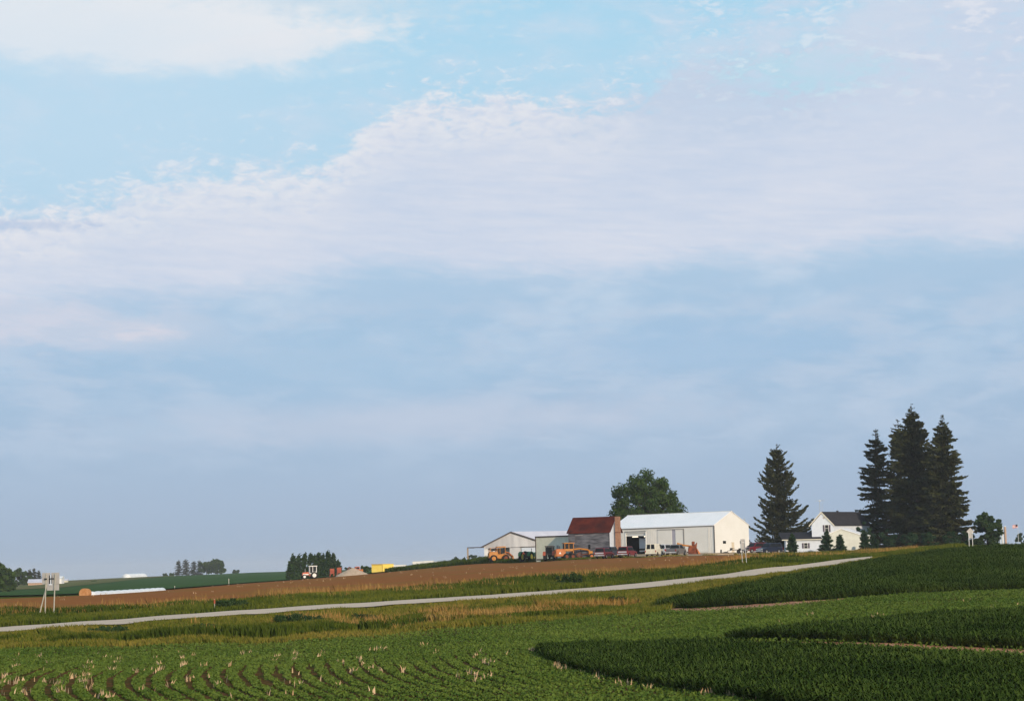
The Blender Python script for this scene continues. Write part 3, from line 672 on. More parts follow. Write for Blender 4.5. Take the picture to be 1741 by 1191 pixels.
# ------------------------------------------------------------ trees
def base(px, py, Y, dz=0.0):
    p = P(px, py, Y); return Vector((p[0], p[1], float(ground(p[0], p[1]))+dz))
def xat(px, py, Y): return float(P(px, py, Y)[0])
def zat(px, py, Y): return float(P(px, py, Y)[2])
def limbs(mb, p0, p1, r, n=5):
    p0 = Vector(p0); p1 = Vector(p1); q = p0
    for i in range(n):
        t = (i+1)/n; e = p0.lerp(p1, t)+Vector((random.uniform(-1, 1), random.uniform(-1, 1), random.uniform(-.5, .5)))*r*.8
        mb.tube(q, e, r*(1-i/n)+.02, r*(1-(i+1)/n)+.02, 6); q = e
def spruce(name, px, py, Y, top, hw, label, group, nlev=44, up=.25, mt='needle', dens=1.0, low=.04, lside=1.0, rside=1.0, gap=.0, nb=8, seed=0, pw=.8):
    global rng
    rg = np.random.default_rng(seed+100); rnd = random.Random(seed)
    b = base(px, py, Y); h = zat(px, top, Y)-b.z; s = F/Y; R0 = hw/s
    t = emp(name, b, 0, label, 'tree', group)
    tr = MB(); q = Vector((0, 0, -.2))
    lean = rnd.uniform(-.02, .02)*h
    for i in range(8):
        e = Vector((lean*((i+1)/8)**2, 0, h*(i+1)/8-.2)); tr.tube(q, e, h*.014*(1-i/8.5)+.02, h*.014*(1-(i+1)/8.5)+.02, 8); q = e
    Cs, Ds, Ts = [], [], []
    for k in range(nlev):
        f = low+(1-low)*(k/nlev)**.92; z = h*f
        prof = (1-f)**pw
        for j in range(nb if f < .9 else 5):
            a = rnd.uniform(0, 2*PI); L = R0*prof*rnd.uniform(.5, 1.15)*(1+.13*math.sin(2*a+f*9+seed)+.13*math.sin(3*a-f*17+seed*2))+h*(.012 if f < .9 else .004)
            L *= (lside if math.cos(a) < 0 else rside)
            if rnd.random() < gap: continue
            zb = z+rnd.uniform(-.9, .9)*h/nlev
            da = np.array([math.cos(a), math.sin(a)])
            droop = -.28 if f < .5 else -.05+.3*(f-.5)
            m = max(4, int(L*13*dens)); r_ = np.sort(rg.random(m))**.75
            zz = zb+L*(droop*r_*(1-.2*r_)+up*r_**3)
            wdt = L*.20*(1-r_*.75)+.04*h/20
            sidev = rg.normal(0, 1, m)*wdt
            hang = -np.abs(rg.normal(0, .10+.035*h/nlev, m))*(1+L*.07)
            cx = lean*f*f+da[0]*r_*L-da[1]*sidev; cy = da[1]*r_*L+da[0]*sidev
            Cs.append(np.stack([cx, cy, zz+hang], -1))
            Ds.append(np.stack([np.full(m, da[0]), np.full(m, da[1]), droop+3*up*r_**2-.25], -1))
            Ts.append(np.clip(rg.normal(.35+.25*r_, .2), 0, 1))
            if k % 2 == 0 and j % 2 == 0:
                tr.tube((lean*f*f, 0, zb), (lean*f*f+da[0]*L*.8, da[1]*L*.8, zb+L*droop*.6), .05, .015, 4)
    tr.build('trunk', M['bark'], t)
    C = np.concatenate(Cs); D = np.concatenate(Ds)
    tr2 = np.clip((h-C[:, 2])/(h*.10), .45, 1)
    leaves('crown', C, .34*(h/22)**.35*tr2, M[mt], t, tint=np.concatenate(Ts), aspect=2.1, dirs=D)
    return t
G1 = 'big spruces around the farmhouse'
spruce('spruce_tree', 1330, 934, 452, 752, 54, 'big spruce with upswept branch tips between the white shed and the house', G1, 40, .42, seed=1, nb=9, dens=1.3, pw=.78, gap=.12)
spruce('spruce_tree', 1493, 926, 440, 728, 44, 'slender sparse spruce just right of the house roof, left of the tallest', G1, 42, .12, seed=2, nb=9, gap=.22, pw=.6, dens=1.2)
spruce('spruce_tree', 1562, 925, 428, 686, 64, 'tallest spruce, rising highest in the middle of the clump', G1, 56, .15, seed=3, nb=11, pw=.72, dens=1.5, gap=.08)
spruce('spruce_tree', 1538, 925, 442, 712, 50, 'spruce whose thinner tip shows left of the tallest spruce', G1, 46, .12, seed=4, nb=8, pw=.6, gap=.15)
spruce('spruce_tree', 1610, 924, 418, 704, 56, 'rightmost big spruce with open branches near its tip', G1, 50, .15, seed=27, nb=11, pw=.78, dens=1.5, gap=.10)
G2 = 'young spruces in front of the house'
for px, py, Y, top, hw, lab, sd_ in ((1348, 941, 385, 903, 12, 'narrow young spruce in front of the low wing window', 11), (1406, 939, 380, 900, 17, 'bushy young spruce left of the garage front', 12),
    (1429, 938, 385, 906, 14, 'young spruce against the garage gable wall', 13), (1471, 934, 385, 899, 15, 'young spruce with spread branches at the garage corner', 14), (1487, 933, 392, 905, 11, 'small young spruce behind the garage corner spruce', 15)):
    spruce('young_spruce', px, py, Y, top, hw, lab, G2, 20, .15, 'needle2', seed=sd_, nb=10, dens=2.2, pw=.8)

def broad(name, px, py, Y, top, hw, label, group=None, trunk=.25, n=9000, leaf=.32, mt='leaf', clumps=60, seed=0, low=.2, shape=1.0, boxy=0.0):
    rg = np.random.default_rng(seed+500); rnd = random.Random(seed)
    b = base(px, py, Y); h = zat(px, top, Y)-b.z; R0 = hw*Y/F
    t = emp(name, b, 0, label, 'shrub' if name == 'shrub' else 'tree', group)
    zc = h*(low+1)/2; rz = h*(1-low)/2
    tr = MB(); tr.tube((0, 0, -.2), (0, 0, h*.45), h*.022+.05, h*.015+.02, 8)
    Cs, Ts = [], []
    for k in range(clumps):
        d = rg.normal(0, 1, 3); d /= np.linalg.norm(d); rr = rg.random()**.33*.93*(1+.05*math.sin(7*math.atan2(d[2], d[0])+seed*2))
        c = np.array([d[0]*R0*rr, d[1]*R0*rr, zc+d[2]*rz*rr*shape])
        if c[2] < zc: c[:2] *= (1-boxy*.3)
        cr = R0*(.15+.13*rg.random())
        m = int(n/clumps)
        q = rg.normal(0, 1, (m, 3)); q /= np.linalg.norm(q, axis=1)[:, None]
        q *= (cr*rg.random(m)**.45)[:, None]; q[:, 2] *= .8
        Cs.append(c+q); Ts.append(np.clip(rg.normal(.28+.4*rg.random(), .18, m), 0, 1))
        if k % 3 == 0: limbs(tr, (0, 0, h*rnd.uniform(.15, .45)), tuple(c), h*.008+.02, 4)
    tr.build('trunk', M['bark'], t)
    leaves('crown', np.concatenate(Cs), leaf, M[mt], t, tint=np.concatenate(Ts), aspect=1.5)
    return t
broad('walnut_tree', 1099, 942, 450, 801, 59, 'broad dark green leafy tree behind the rusty roof and white shed', None, n=30000, leaf=.34, clumps=120, seed=1, low=.12, boxy=-.45)
broad('shrub', 1679, 927, 400, 867, 28, 'rounded leafy bush tree right of the spruce clump', None, n=13000, leaf=.30, clumps=75, seed=2, low=-.15, mt='leaf2')
G3 = 'dark shrubs at the foot of the spruces'
for i, (px, top, hw, lab) in enumerate(((1512, 898, 16, 'dark shrub beside the garage right wall'), (1545, 903, 17, 'dark shrub below the tallest spruce'), (1580, 904, 17, 'dark shrub between the tallest and rightmost spruce'),
    (1618, 901, 18, 'dark shrub left of the diamond sign'), (1642, 900, 15, 'dark shrub behind the diamond sign post'))):
    broad('shrub', px, 928, 398+i, top, hw, lab, G3, n=2600, leaf=.28, clumps=24, seed=20+i, low=.0, mt='needle2')
broad('shrub', 1737, 926, 640, 903, 10, 'distant rounded tree at the right edge by the flagpole', None, n=1500, leaf=.5, clumps=20, seed=30, low=0, mt='leaf2')
broad('shrub', 1470, 932, 425, 885, 14, 'dark leafy bush behind the garage and house wing', None, n=1600, leaf=.3, clumps=20, seed=31, low=0, mt='needle2')
# far left farm and skyline trees
G4 = 'trees around the far left farm'
broad('tree', -6, 1014, 560, 959, 30, 'large dark tree cut by the left edge of the photo', G4, n=9000, leaf=.6, clumps=70, seed=40, low=-.15)
for i, (px, top, hw, tp) in enumerate(((29, 965, 13, 'b'), (44, 968, 12, 'b'), (51, 966, 6, 's'), (58, 964, 6, 's'), (66, 968, 8, 's'))):
    lab = ['rounded far tree next to the big left edge tree', 'rounded far tree left of the farm spruces', 'first far spruce of the left farm grove', 'tallest far spruce of the left farm grove', 'far spruce behind the left roadside sign'][i]
    if tp == 'b': broad('tree', px, 997, 900, top, hw, lab, G4, n=1600, leaf=.9, clumps=24, seed=41+i, low=0)
    else: spruce('spruce_tree', px, 997, 900, top, hw, lab, G4, 20, .1, seed=41+i, nb=8, dens=.9, low=.0, pw=.5)
G5 = 'trees in the skyline grove on the left'
for i, (px, top, hw) in enumerate(((304, 951, 8), (316, 949, 9), (329, 952, 8), (339, 951, 7))):
    spruce('spruce_tree', px, 976, 1330, top, hw, ['leftmost spruce of the skyline grove', 'second spruce from the left of the skyline grove', 'third spruce from the left of the skyline grove', 'spruce touching the rounded trees of the skyline grove'][i], G5, 20, .1, seed=60+i, nb=9, dens=.8, low=0, pw=.35)
broad('tree', 351, 975, 1330, 954, 13, 'rounded dark tree in the middle of the skyline grove', G5, n=1500, leaf=1.5, clumps=24, seed=64, low=0)
broad('tree', 369, 975, 1330, 951, 16, 'widest rounded dark tree at the right end of the skyline grove', G5, n=1900, leaf=1.5, clumps=28, seed=65, low=0)
for i, (px, top, hw, lab) in enumerate(((281, 974.5, 4, 'leftmost low bush on the skyline by the grove'), (292, 974, 4, 'low bush touching the skyline grove'), (400, 967, 6, 'lone small bush right of the skyline grove'), (160, 990, 4, 'lone bush in the pasture left of the skyline'))):
    broad('shrub', px, 977 if i < 3 else 995, 1290 if i < 3 else 900, top, hw, lab, 'lone bushes on the far fields', n=500, leaf=1.0, clumps=12, seed=70+i, low=0)
# poplar row behind the white tractor
G6 = 'poplar saplings in a row behind the tilled field'
def poplar(px, top, hw, lab, seed, Y=540):
    rg = np.random.default_rng(seed+900)
    b = base(px, 986, Y); h = zat(px, top, Y)-b.z; R0 = hw*Y/F
    t = emp('poplar_tree', b, 0, lab, 'tree', G6)
    tr = MB(); tr.tube((0, 0, -.2), (0, 0, h*.92), .14, .03, 6)
    Cs = []
    for k in range(26):
        f = .05+.93*rg.random(); a = rg.random()*2*PI; r_ = R0*(1.15-f**1.5)*rg.random()**.5
        c = np.array([math.cos(a)*r_, math.sin(a)*r_, f*h]); tr.tube((0, 0, f*h*.8), tuple(c), .04, .02, 4)
        q = rg.normal(0, 1, (60, 3))*np.array([.36, .36, .7])*R0*.75; q[:, 0] += q[:, 2]*.15; Cs.append(c+q)
    tr.build('trunk', M['bark'], t)
    leaves('crown', np.concatenate(Cs), .42, M['leaf2'], t, aspect=2.0)
pop = [(495, 955, 6), (499, 948, 5), (508, 946, 5), (518, 944, 5), (528, 942, 4.5), (535, 947, 4.5), (541, 942, 5), (549, 946, 4.5), (558, 940, 5), (567, 941, 4.5), (574, 955, 5)]
words = ['first', 'second', 'third', 'fourth', 'fifth', 'sixth', 'seventh', 'eighth', 'ninth', 'tenth', 'eleventh']
for i, (px, top, hw) in enumerate(pop): poplar(px, top, hw, words[i]+' sapling counted from the left in the poplar row', i)
G7 = 'distant trees behind the open lean-to'
for i, (px, top, hw) in enumerate(((775, 946, 6), (792, 941, 8), (805, 940, 9), (818, 944, 8), (826, 944, 6))):
    broad('tree', px, 956, 900, top, hw, ['leftmost distant bush left of the lean-to post', 'distant bush just behind the lean-to post', 'tallest distant bush inside the lean-to frame', 'distant bush right of the tallest under the lean-to', 'distant bush against the grey barn left wall'][i], G7, n=900, leaf=.8, clumps=16, seed=80+i, low=0, mt='leaf2')
broad('shrub', 622, 974, 580, 962, 10, 'dark bush between the gravel heap and yellow container', None, n=900, leaf=.5, clumps=16, seed=90, low=0)
broad('shrub', 591, 974, 640, 962, 5, 'small dark bush behind the gravel heap', None, n=500, leaf=.5, clumps=10, seed=91, low=0)
# leafy roadside bush clumps
for i, (px, py, Y, top, hw, lab) in enumerate(((968, 993, 186, 975, 26, 'low wide bush on the far roadside below the grader'), (510, 1066, 136, 1046, 45, 'dark low bush in the ditch, wider of two'), (620, 1058, 137, 1044, 26, 'dark low bush in the ditch, nearer the tall tan grass'),
        (350, 1074, 134, 1062, 22, 'small dark bush in the ditch at the left'), (395, 1034, 160, 1019, 30, 'roadside bush behind the small red marker'), (185, 1083, 133, 1068, 40, 'low ditch bush at the far left'), (1050, 1030, 150, 1012, 16, 'small green bush at the right end of the tall tan grass'))):
    rb = broad('shrub', px, py, Y, top, hw, lab, 'low bushes beside the gravel road', n=4200, leaf=.10, clumps=46, seed=95+i, low=-.2, mt='weedd' if False else 'leaf2')

# ------------------------------------------------------------ buildings
def frame_at(px, py, Y, ang):
    """local x runs left-and-away along a front wall, y away to the right (gable), z up"""
    return base(px, py, Y)
def bl(name, loc, long_ang, label, cat='building'):
    # local +x = along long wall to the left/away ; local +y = along gable to right/away
    o = emp(name, loc, PI-long_ang, label, cat); return o
# In that frame: x' = (-cos a, sin a); rotating by pi-a gives local x; local y = rot90(x') = (-sin a, -cos a) -> points to camera, so depth is -y
def gable_house(o, L, Wd, eave, rise, wall, end, roof, oh=.25, z0=-.6, apex=.5, t=.12, both=True):
    m = MB()  # front wall, back wall
    m.box(0, L, -.12, 0, z0, eave); m.build('wall', wall, o); m = MB(); m.box(0, L, -Wd, -Wd+.12, z0, eave); m.build('wall', wall, o)
    for x in ((0, .12), (L-.12, L)):
        g_ = MB(); g_.prismx([(-.123, z0), (-Wd+.123, z0), (-Wd+.123, eave-.01), (-Wd*apex, eave+rise-.02), (-.123, eave-.01)], x[0]+.003, x[1]+.003); g_.build('gable_wall', end, o)
    r = MB(); k = rise/(Wd*apex); k2 = rise/(Wd*(1-apex))
    r.prismx([(oh, eave-oh*k), (-Wd*apex, eave+rise), (-Wd*apex, eave+rise+t), (oh, eave-oh*k+t)], -oh, L+oh)
    r.prismx([(-Wd-oh, eave-oh*k2), (-Wd*apex, eave+rise), (-Wd*apex, eave+rise+t), (-Wd-oh, eave-oh*k2+t)], -oh, L+oh)
    return r.build('roof', roof, o)
# main white machine shed
A = R(40); loc = base(1215.5, 938, 400); loc.z = zat(1215.5, 938.5, 400)
shed = bl('machine_shed', loc, A, 'long white steel machine shed with open overhead door and lit end gable', 'shed')
L_, Wd = 26.0, 12.5; EV = 5.45; RI = 2.75
# door opening from px 1064..1097 => along x; shed front in pieces
def xl(px): # local x of a pixel column on the long wall
    u = P(px, 920, 400); ux = u[0]/400.0
    return (loc.x-ux*loc.y)/(math.cos(A)+ux*math.sin(A))
d0, d1 = xl(1097.5), xl(1064.5); dh = 4.35
m = MB(); m.box(.0, d0, -.12, 0, -.6, EV); m.box(d1, L_, -.12, 0, -.6, EV); m.box(d0, d1, -.12, 0, dh, EV); m.box(0, L_, -Wd, -Wd+.12, -.6, EV)
for i_ in range(57):
    xr_ = .25+i_*.45
    if not (d0-.28 < xr_ < d1+.28): m.box(xr_-.02, xr_+.02, -.001, .028, -.5, EV-.25)
m.build('wall', M['whitewall'], shed)
for nm, xx in (('gable_wall', (-.003, .12)), ('gable_wall', (L_-.12, L_+.003))):
    MB().prismx([(-.003, -.6), (-Wd+.003, -.6), (-Wd+.003, EV-.01), (-Wd/2, EV+RI-.02), (-.003, EV-.01)], *xx).build(nm, M['wallplain'], shed)
k = RI/(Wd/2)
r = MB(); r.prismx([(.25, EV-.25*k+.02), (-Wd/2, EV+RI+.02), (-Wd/2, EV+RI+.12), (.25, EV-.25*k+.12)], -.12, L_+.12)
r.prismx([(-Wd-.25, EV-.25*k+.02), (-Wd/2, EV+RI+.02), (-Wd/2, EV+RI+.12), (-Wd-.25, EV-.25*k+.12)], -.12, L_+.12)
for i_ in range(29):
    xr_ = .1+i_*.91
    r.prismx([(.24, EV-.25*k+.121), (-Wd/2, EV+RI+.121), (-Wd/2, EV+RI+.15), (.24, EV-.25*k+.15)], xr_-.02, xr_+.02)
roof = r.build('roof', M['whiteroof'], shed)
MB().box(-.16, L_+.16, -Wd/2-.2, -Wd/2+.2, EV+RI+.07, EV+RI+.16).build('ridge_cap', M['white'], roof)
MB().box(.02, L_, .01, .10, EV-.24, EV-.10).build('eave_trim', M['greytrim'], shed)
MB().box(-.06, .08, -.05, .10, -.5, EV-.12).build('corner_trim', M['trim'], shed)
# door jambs, header, raised door, sliding doors, tracks
f = MB(); f.box(d0-.22, d0, .003, .08, -.2, dh+.15); f.box(d1, d1+.22, .003, .08, -.2, dh+.15); f.box(d0-.22, d1+.22, .003, .09, dh+.15, dh+.33); f.build('door_frame', M['white'], shed)
MB().box(d0+.03, d1-.03, -.32, -.14, dh-.55, dh+.03).build('raised_door', M['white'], shed)
MB().box(d0-.25, d1+.25, .09, .15, dh+.33, dh+.42).build('door_header', M['trim'], shed)
s0, s1, s2, s3_ = xl(1119), xl(1143), xl(1149), xl(1162)
for a_, b_, nm in ((s1, s0, 'sliding_door'), (s3_, s2, 'sliding_door')):
    sdv = MB().box(min(a_, b_), max(a_, b_), .02, .09, -.1, EV-.62).build(nm, M['whitewall'], shed)
MB().box(min(s1, s2), max(s1, s2), .015, .04, -.1, EV-.62).build('door_gap_panel', mat('lilac_panel', (.40, .38, .44)), shed)
MB().box(s3_-.1, s0+.1, .09, .17, EV-.62, EV-.5).build('door_track', M['greytrim'], shed)
x_a, x_b = xl(1204), xl(1164)
MB().box(x_a, x_b, .02, .07, .1, EV-.42).build('sliding_door', M['whitewall'], shed)
MB().box(x_a-.12, x_a+.05, .07, .1, .1, EV-.42).build('door_edge', M['white'], shed)
for xx in (x_b+.02, s3_-.12): MB().box(xx, xx+.08, .03, .12, 0, EV-.5).build('door_edge', M['greytrim'], shed)
# interior: floor, inner faces coloured shade-dark, strip lights, white truck cab
MB().box(.15, L_-.15, -Wd+.15, -.15, -.3, .02).build('floor', M['floor'], shed)
li = MB(); li.box(.14, L_-.14, -Wd+.13, -Wd+.2, 0, EV); li.box(.13, .2, -Wd+.2, -.14, 0, EV); li.box(L_-.2, L_-.13, -Wd+.2, -.14, 0, EV); li.box(.2, L_-.2, -Wd+.2, -.14, EV-.12, EV-.05); li.build('shade_lining', M['dark'], shed)  # near-black sheets added inside; the interior's shade is put into their colour
em = bpy.data.materials.new('tube_light'); em.use_nodes = True; b_ = em.node_tree.nodes['Principled BSDF']; b_.inputs['Emission Color'].default_value = (1, .85, .62, 1); b_.inputs['Emission Strength'].default_value = 2.2
xm = (d0+d1)/2
MB().box(xm-1.1, xm+.35, -3.6, -3.4, 3.62, 3.86).build('strip_light', em, shed)
MB().box(d1-.75, d1+.6, -3.2, -3.0, 3.62, 3.8).build('strip_light', em, shed)
# gable window, doors, vent on the lit end (local x=0 plane, faces -x)
def gy(px):
    ux = P(px, 930, 400)[0]/400.0
    # point = loc + w*(sin A, cos A)
    return (ux*loc.y-loc.x)/(math.sin(A)-ux*math.cos(A))
def gbox(p0, p1, z0, z1, dep, nm, mt, par=None):
    a_, b_ = gy(p0), gy(p1); return MB().box(-.01-dep, -.004, -b_, -a_, z0, z1).build(nm, mt, par or shed)
w_ = gbox(1229.4, 1234.2, 1.75, 2.3, .05, 'window', M['glass'])
gbox(1228.9, 1234.8, 2.3, 2.4, .08, 'window_trim', M['wallplain'])
dr = gbox(1244, 1248, 0, 2.0, .06, 'side_door', mat('tan_door', (.58, .5, .38)))
gbox(1243.5, 1248.5, 2.0, 2.08, .08, 'door_trim', M['white'])
gbox(1258.3, 1260.6, 1.7, 2.25, .06, 'window', M['glass'])
# flue on far slope
fp = MB(); fp.tube((.6, -Wd+.6, EV+.1), (.6, -Wd+.6, EV+1.4), .1); fp.tube((.6, -Wd+1.1, EV+.3), (.6, -Wd+1.1, EV+1.1), .08); fp.build('flue', M['metal'], shed)

# white truck inside the opening
tl = shed.matrix_basis @ Vector((xm-.7, -3.2, 0.05)) if False else None
def local_to_world(o, v):
    c, s = math.cos(o.rotation_euler.z), math.sin(o.rotation_euler.z); return Vector((o.location.x+c*v[0]-s*v[1], o.location.y+s*v[0]+c*v[1], o.location.z+v[2]))
tk = emp('box_truck', local_to_world(shed, (xm-.75, -2.6, .03)), shed.rotation_euler.z, 'white truck with a tall pale box parked inside the open shed door', 'truck')
MB().loft([(-1.1, 3.3, 1.0), (-1.15, 1.2, .9), (1.15, 1.2, .9), (1.1, 3.3, 1.0)]).build('cargo_box', M['bluewhite'], tk, .05)
MB().box(-1.1, 1.1, -.9, .9, .5, 1.15).build('chassis', M['black'], tk, .04)
MB().box(-1.05, 1.05, .92, 1.0, .55, .8).build('bumper', M['white'], tk)
for sx_ in (-.85, .85): MB().tube((sx_-.13, .3, .45), (sx_+.13, .3, .45), .43, n=16).build('wheel', M['rubber'], tk)

# rusty-roofed old workshop with brick chimney
A2 = R(20); lc = base(1037, 941, 396)
old = bl('old_workshop', lc, A2, 'old weathered grey workshop under a steep rusty red roof', 'building')
L2 = 8.6; W2 = 8.0; E2 = zat(1037, 903, 396)-lc.z; R2 = 2.95
gable_house(old, L2, W2, E2, R2, M['weathered'], M['bluewhite'], M['rust'], oh=.28)
wn = MB().box(4.0, 4.45, .004, .05, 1.7, 2.6).build('window', M['glass'], old)
MB().box(3.93, 4.52, .005, .07, 2.6, 2.68).build('window_trim', M['weathered'], old)
MB().box(-.04, .06, .02, .12, 0, E2).build('corner_trim', M['trim'], old)
ch = MB(); zc_ = zat(1051, 877, 396)-lc.z
ch.box(-1.25, -.35, -3.6, -2.7, -.4, zc_); o = ch.build('chimney', M['brick'], old)
MB().box(-1.3, -.3, -3.65, -2.65, zc_*.60, zc_*.61+.05).build('chimney_band', M['rustmetal'], o)

# low beige lean-to shed with tan panel
A3 = R(40); l3 = base(978.5, 941, 401)
lowb = bl('low_shed', l3, A3, 'low beige steel shed with dark roof edge behind the grader', 'shed')
Lb = 10.2; hb = zat(978.5, 910.5, 401)-l3.z
MB().box(0, Lb, -5, 0, -.6, hb).build('wall', M['beige'], lowb)
MB().box(-.15, Lb+.1, -5.1, .18, hb+.003, hb+.2).build('roof', M['trim'], lowb)
MB().box(Lb-.02, Lb+.1, .004, .14, 0, hb).build('corner_trim', M['trim'], lowb)
MB().box(-.08, .1, .004, .14, 0, hb).build('corner_trim', M['trim'], lowb)
MB().box(.5, Lb-.2, .01, .06, 0, .28).build('skirt_board', M['trim'], lowb)
MB().box(Lb*.42, Lb*.47, .01, .05, 1.2, 2.9).build('vent', M['greytrim'], lowb)
tb_ = emp('tan_annex', base(991, 940, 398), PI-R(20), 'narrow tan boarded annex between the beige shed and the grey workshop wall', 'shed')
ha = zat(991, 910, 398)-tb_.location.z
MB().box(0, 1.35, -3, 0, -.4, ha).build('wall', M['tanwall'], tb_); MB().box(-.1, 1.5, -3.1, .12, ha+.003, ha+.12).build('roof', M['greytrim'], tb_)
MB().box(1.3, 1.42, .004, .08, 0, ha).build('corner_trim', M['trim'], tb_)

# grey gable barn with open bays and lean-to frame
A4 = R(36); l4 = base(914, 947, 448)
barn = emp('grey_barn', l4, R(180)-A4*0+R(-10), 'weathered grey gable barn with open bays and pale roof, left of the beige shed', 'barn')
barn.rotation_euler = (0, 0, R(168))     # local x runs left, local -y runs away right
Wb = (914-823.5)/F*448/math.cos(R(12))*1.0; hR = zat(914, 917, 448)-l4.z; hA = zat(873, 904, 450)-l4.z; hL = zat(823.5, 929, 451)-l4.z
xa = Wb*.455; LB = 20
sk = math.tan(R(52))       # long axis shear so the ridge recedes to the right
def BP(x, d, z):           # point at gable coordinate x, depth d along the long axis
    return (x-d*.80, -d*.60, z)
g_ = MB(); hd = hR*.64
pl = [(0, hd), (0, hR), (xa, hA), (Wb, hL), (Wb, hL-.55), (Wb*.5, hd)]
pf = [BP(x, 0, z) for x, z in pl]+[BP(x, .15, z) for x, z in pl]; n_ = len(pl)
g_.add(pf, [tuple(range(n_)), tuple(range(2*n_-1, n_-1, -1))]+[(i, i+n_, (i+1)%n_+n_, (i+1)%n_) for i in range(n_)])
g_.build('gable_wall', M['greybarn'], barn)
rf = MB()
for (x0, z0), (x1, z1) in (((-.4, hR-.2), (xa, hA)), ((xa, hA), (Wb+.2, hL-.1))):
    rf.hexa([BP(x0, -.4, z0), BP(x1, -.4, z1), BP(x1, LB, z1), BP(x0, LB, z0), BP(x0, -.4, z0+.12), BP(x1, -.4, z1+.12), BP(x1, LB, z1+.12), BP(x0, LB, z0+.12)])
rf.build('roof', M['lavroof'], barn)
tr = MB()
for (x0, z0), (x1, z1) in (((-.45, hR-.22), (xa, hA-.02)), ((xa, hA-.02), (Wb+.3, hL-.15))):
    tr.hexa([BP(x0, -.5, z0-.1), BP(x1, -.5, z1-.1), BP(x1, -.41, z1-.1), BP(x0, -.41, z0-.1), BP(x0, -.5, z0+.16), BP(x1, -.5, z1+.16), BP(x1, -.41, z1+.16), BP(x0, -.41, z0+.16)])
tr.build('rake_trim', M['trim'], barn)
w = MB(); w.hexa([BP(0, .16, -.5), BP(.12, .16, -.5), BP(.12, LB, -.5), BP(0, LB, -.5), BP(0, .16, hR-.05), BP(.12, .16, hR), BP(.12, LB, hR), BP(0, LB, hR-.05)])
w.hexa([BP(Wb-.12, .16, -.5), BP(Wb, .16, -.5), BP(Wb, LB, -.5), BP(Wb-.12, LB, -.5), BP(Wb-.12, .16, hL-.1), BP(Wb, .16, hL-.1), BP(Wb, LB, hL-.1), BP(Wb-.12, LB, hL-.1)]); w.build('wall', M['greybarn'], barn)
bw = MB(); bw.hexa([BP(0.2, 5, -.5), BP(Wb-.2, 5, -.5), BP(Wb-.2, 5.2, -.5), BP(.2, 5.2, -.5), BP(.2, 5, hd+.5), BP(Wb-.2, 5, hL-.4), BP(Wb-.2, 5.2, hL-.4), BP(.2, 5.2, hd+.5)]); bw.build('inner_wall', M['whiteroof'], barn)
MB().box(-.1, Wb*.32, .0, .1, hd-.1, hd+.08).build('door_track', M['trim'], barn)
for i, (a_, b_, mt) in enumerate(((Wb*.02, Wb*.30, 'bluewhite'), (Wb*.32, Wb*.52, 'greybarn'), (Wb*.94, Wb, 'white'))):
    MB().hexa([BP(a_, .02, -.3), BP(b_, .02, -.3), BP(b_, .12, -.3), BP(a_, .12, -.3), BP(a_, .02, hd-.1 if i < 2 else hL-.5), BP(b_, .02, hd-.1 if i < 2 else hL-.5), BP(b_, .12, hd-.1 if i < 2 else hL-.5), BP(a_, .12, hd-.1 if i < 2 else hL-.5)]).build('door_panel', M[mt], barn)
for x_ in (Wb*.62, Wb*.78): MB().box(x_, x_+.15, -.1, .05, -.3, hd).build('post', M['trim'], barn)
xe = Wb+28/F*450/math.cos(R(12))
lt = MB(); lt.box(Wb, xe+.1, -.2, 0, hL-.2, hL); lt.box(xe-.1, xe+.1, -6, -.2, hL-.2, hL); lt.build('lean_to_beam', M['trim'], barn)
MB().box(xe-.14, xe+.14, -.26, .03, -.4, hL-.2).build('lean_to_post', M['wood'], barn)

# farmhouse
AH = R(0)
lh = base(1419, 937, 428); lh.z = zat(1419, 938, 428)
hs = emp('farmhouse', lh, R(180+6), 'white two-storey farmhouse with dark roof and low left wing', 'house')
ppm = F/428
Wg = 38/ppm; Eh = 47/ppm; Ah = 67/ppm; LH = 12.5
def HP(x, d, z): return (x-d*.80, -d*.60, z)
def hquad(mb, pts): return mb.hexa(pts)
g_ = MB(); pl = [(0, -.5), (0, Eh), (Wg*.5, Ah), (Wg, Eh), (Wg, -.5)]; n_ = 5
g_.add([HP(x, 0, z) for x, z in pl]+[HP(x, LH, z) for x, z in pl], [tuple(range(n_)), tuple(range(2*n_-1, n_-1, -1))]+[(i, i+n_, (i+1)%n_+n_, (i+1)%n_) for i in range(n_)])
g_.build('wall', M['bluewhite'], hs)
rf = MB(); kk = (Ah-Eh)/(Wg*.5)
for (x0, z0), (x1, z1) in (((-.35, Eh-.35*kk), (Wg*.5, Ah)), ((Wg*.5, Ah), (Wg+.35, Eh-.35*kk))):
    rf.hexa([HP(x0, -.3, z0+.03), HP(x1, -.3, z1+.03), HP(x1, LH+.3, z1+.03), HP(x0, LH+.3, z0+.03), HP(x0, -.3, z0+.2), HP(x1, -.3, z1+.2), HP(x1, LH+.3, z1+.2), HP(x0, LH+.3, z0+.2)])
rf = rf.build('roof', M['shingle'], hs)
MB().box(Wg*.5-4.4, Wg*.5-4.0, -3.3, -2.9, Ah-.1, Ah+.45).build('vent_pipe', M['shingle'], rf)
tr = MB()
for (x0, z0), (x1, z1) in (((-.38, Eh-.38*kk), (Wg*.5, Ah)), ((Wg*.5, Ah), (Wg+.38, Eh-.38*kk))):
    tr.hexa([HP(x0, -.36, z0-.06), HP(x1, -.36, z1-.06), HP(x1, -.305, z1-.06), HP(x0, -.305, z0-.06), HP(x0, -.36, z0+.2), HP(x1, -.36, z1+.2), HP(x1, -.305, z1+.2), HP(x0, -.305, z0+.2)])
tr.build('rake_trim', M['cream'], hs)
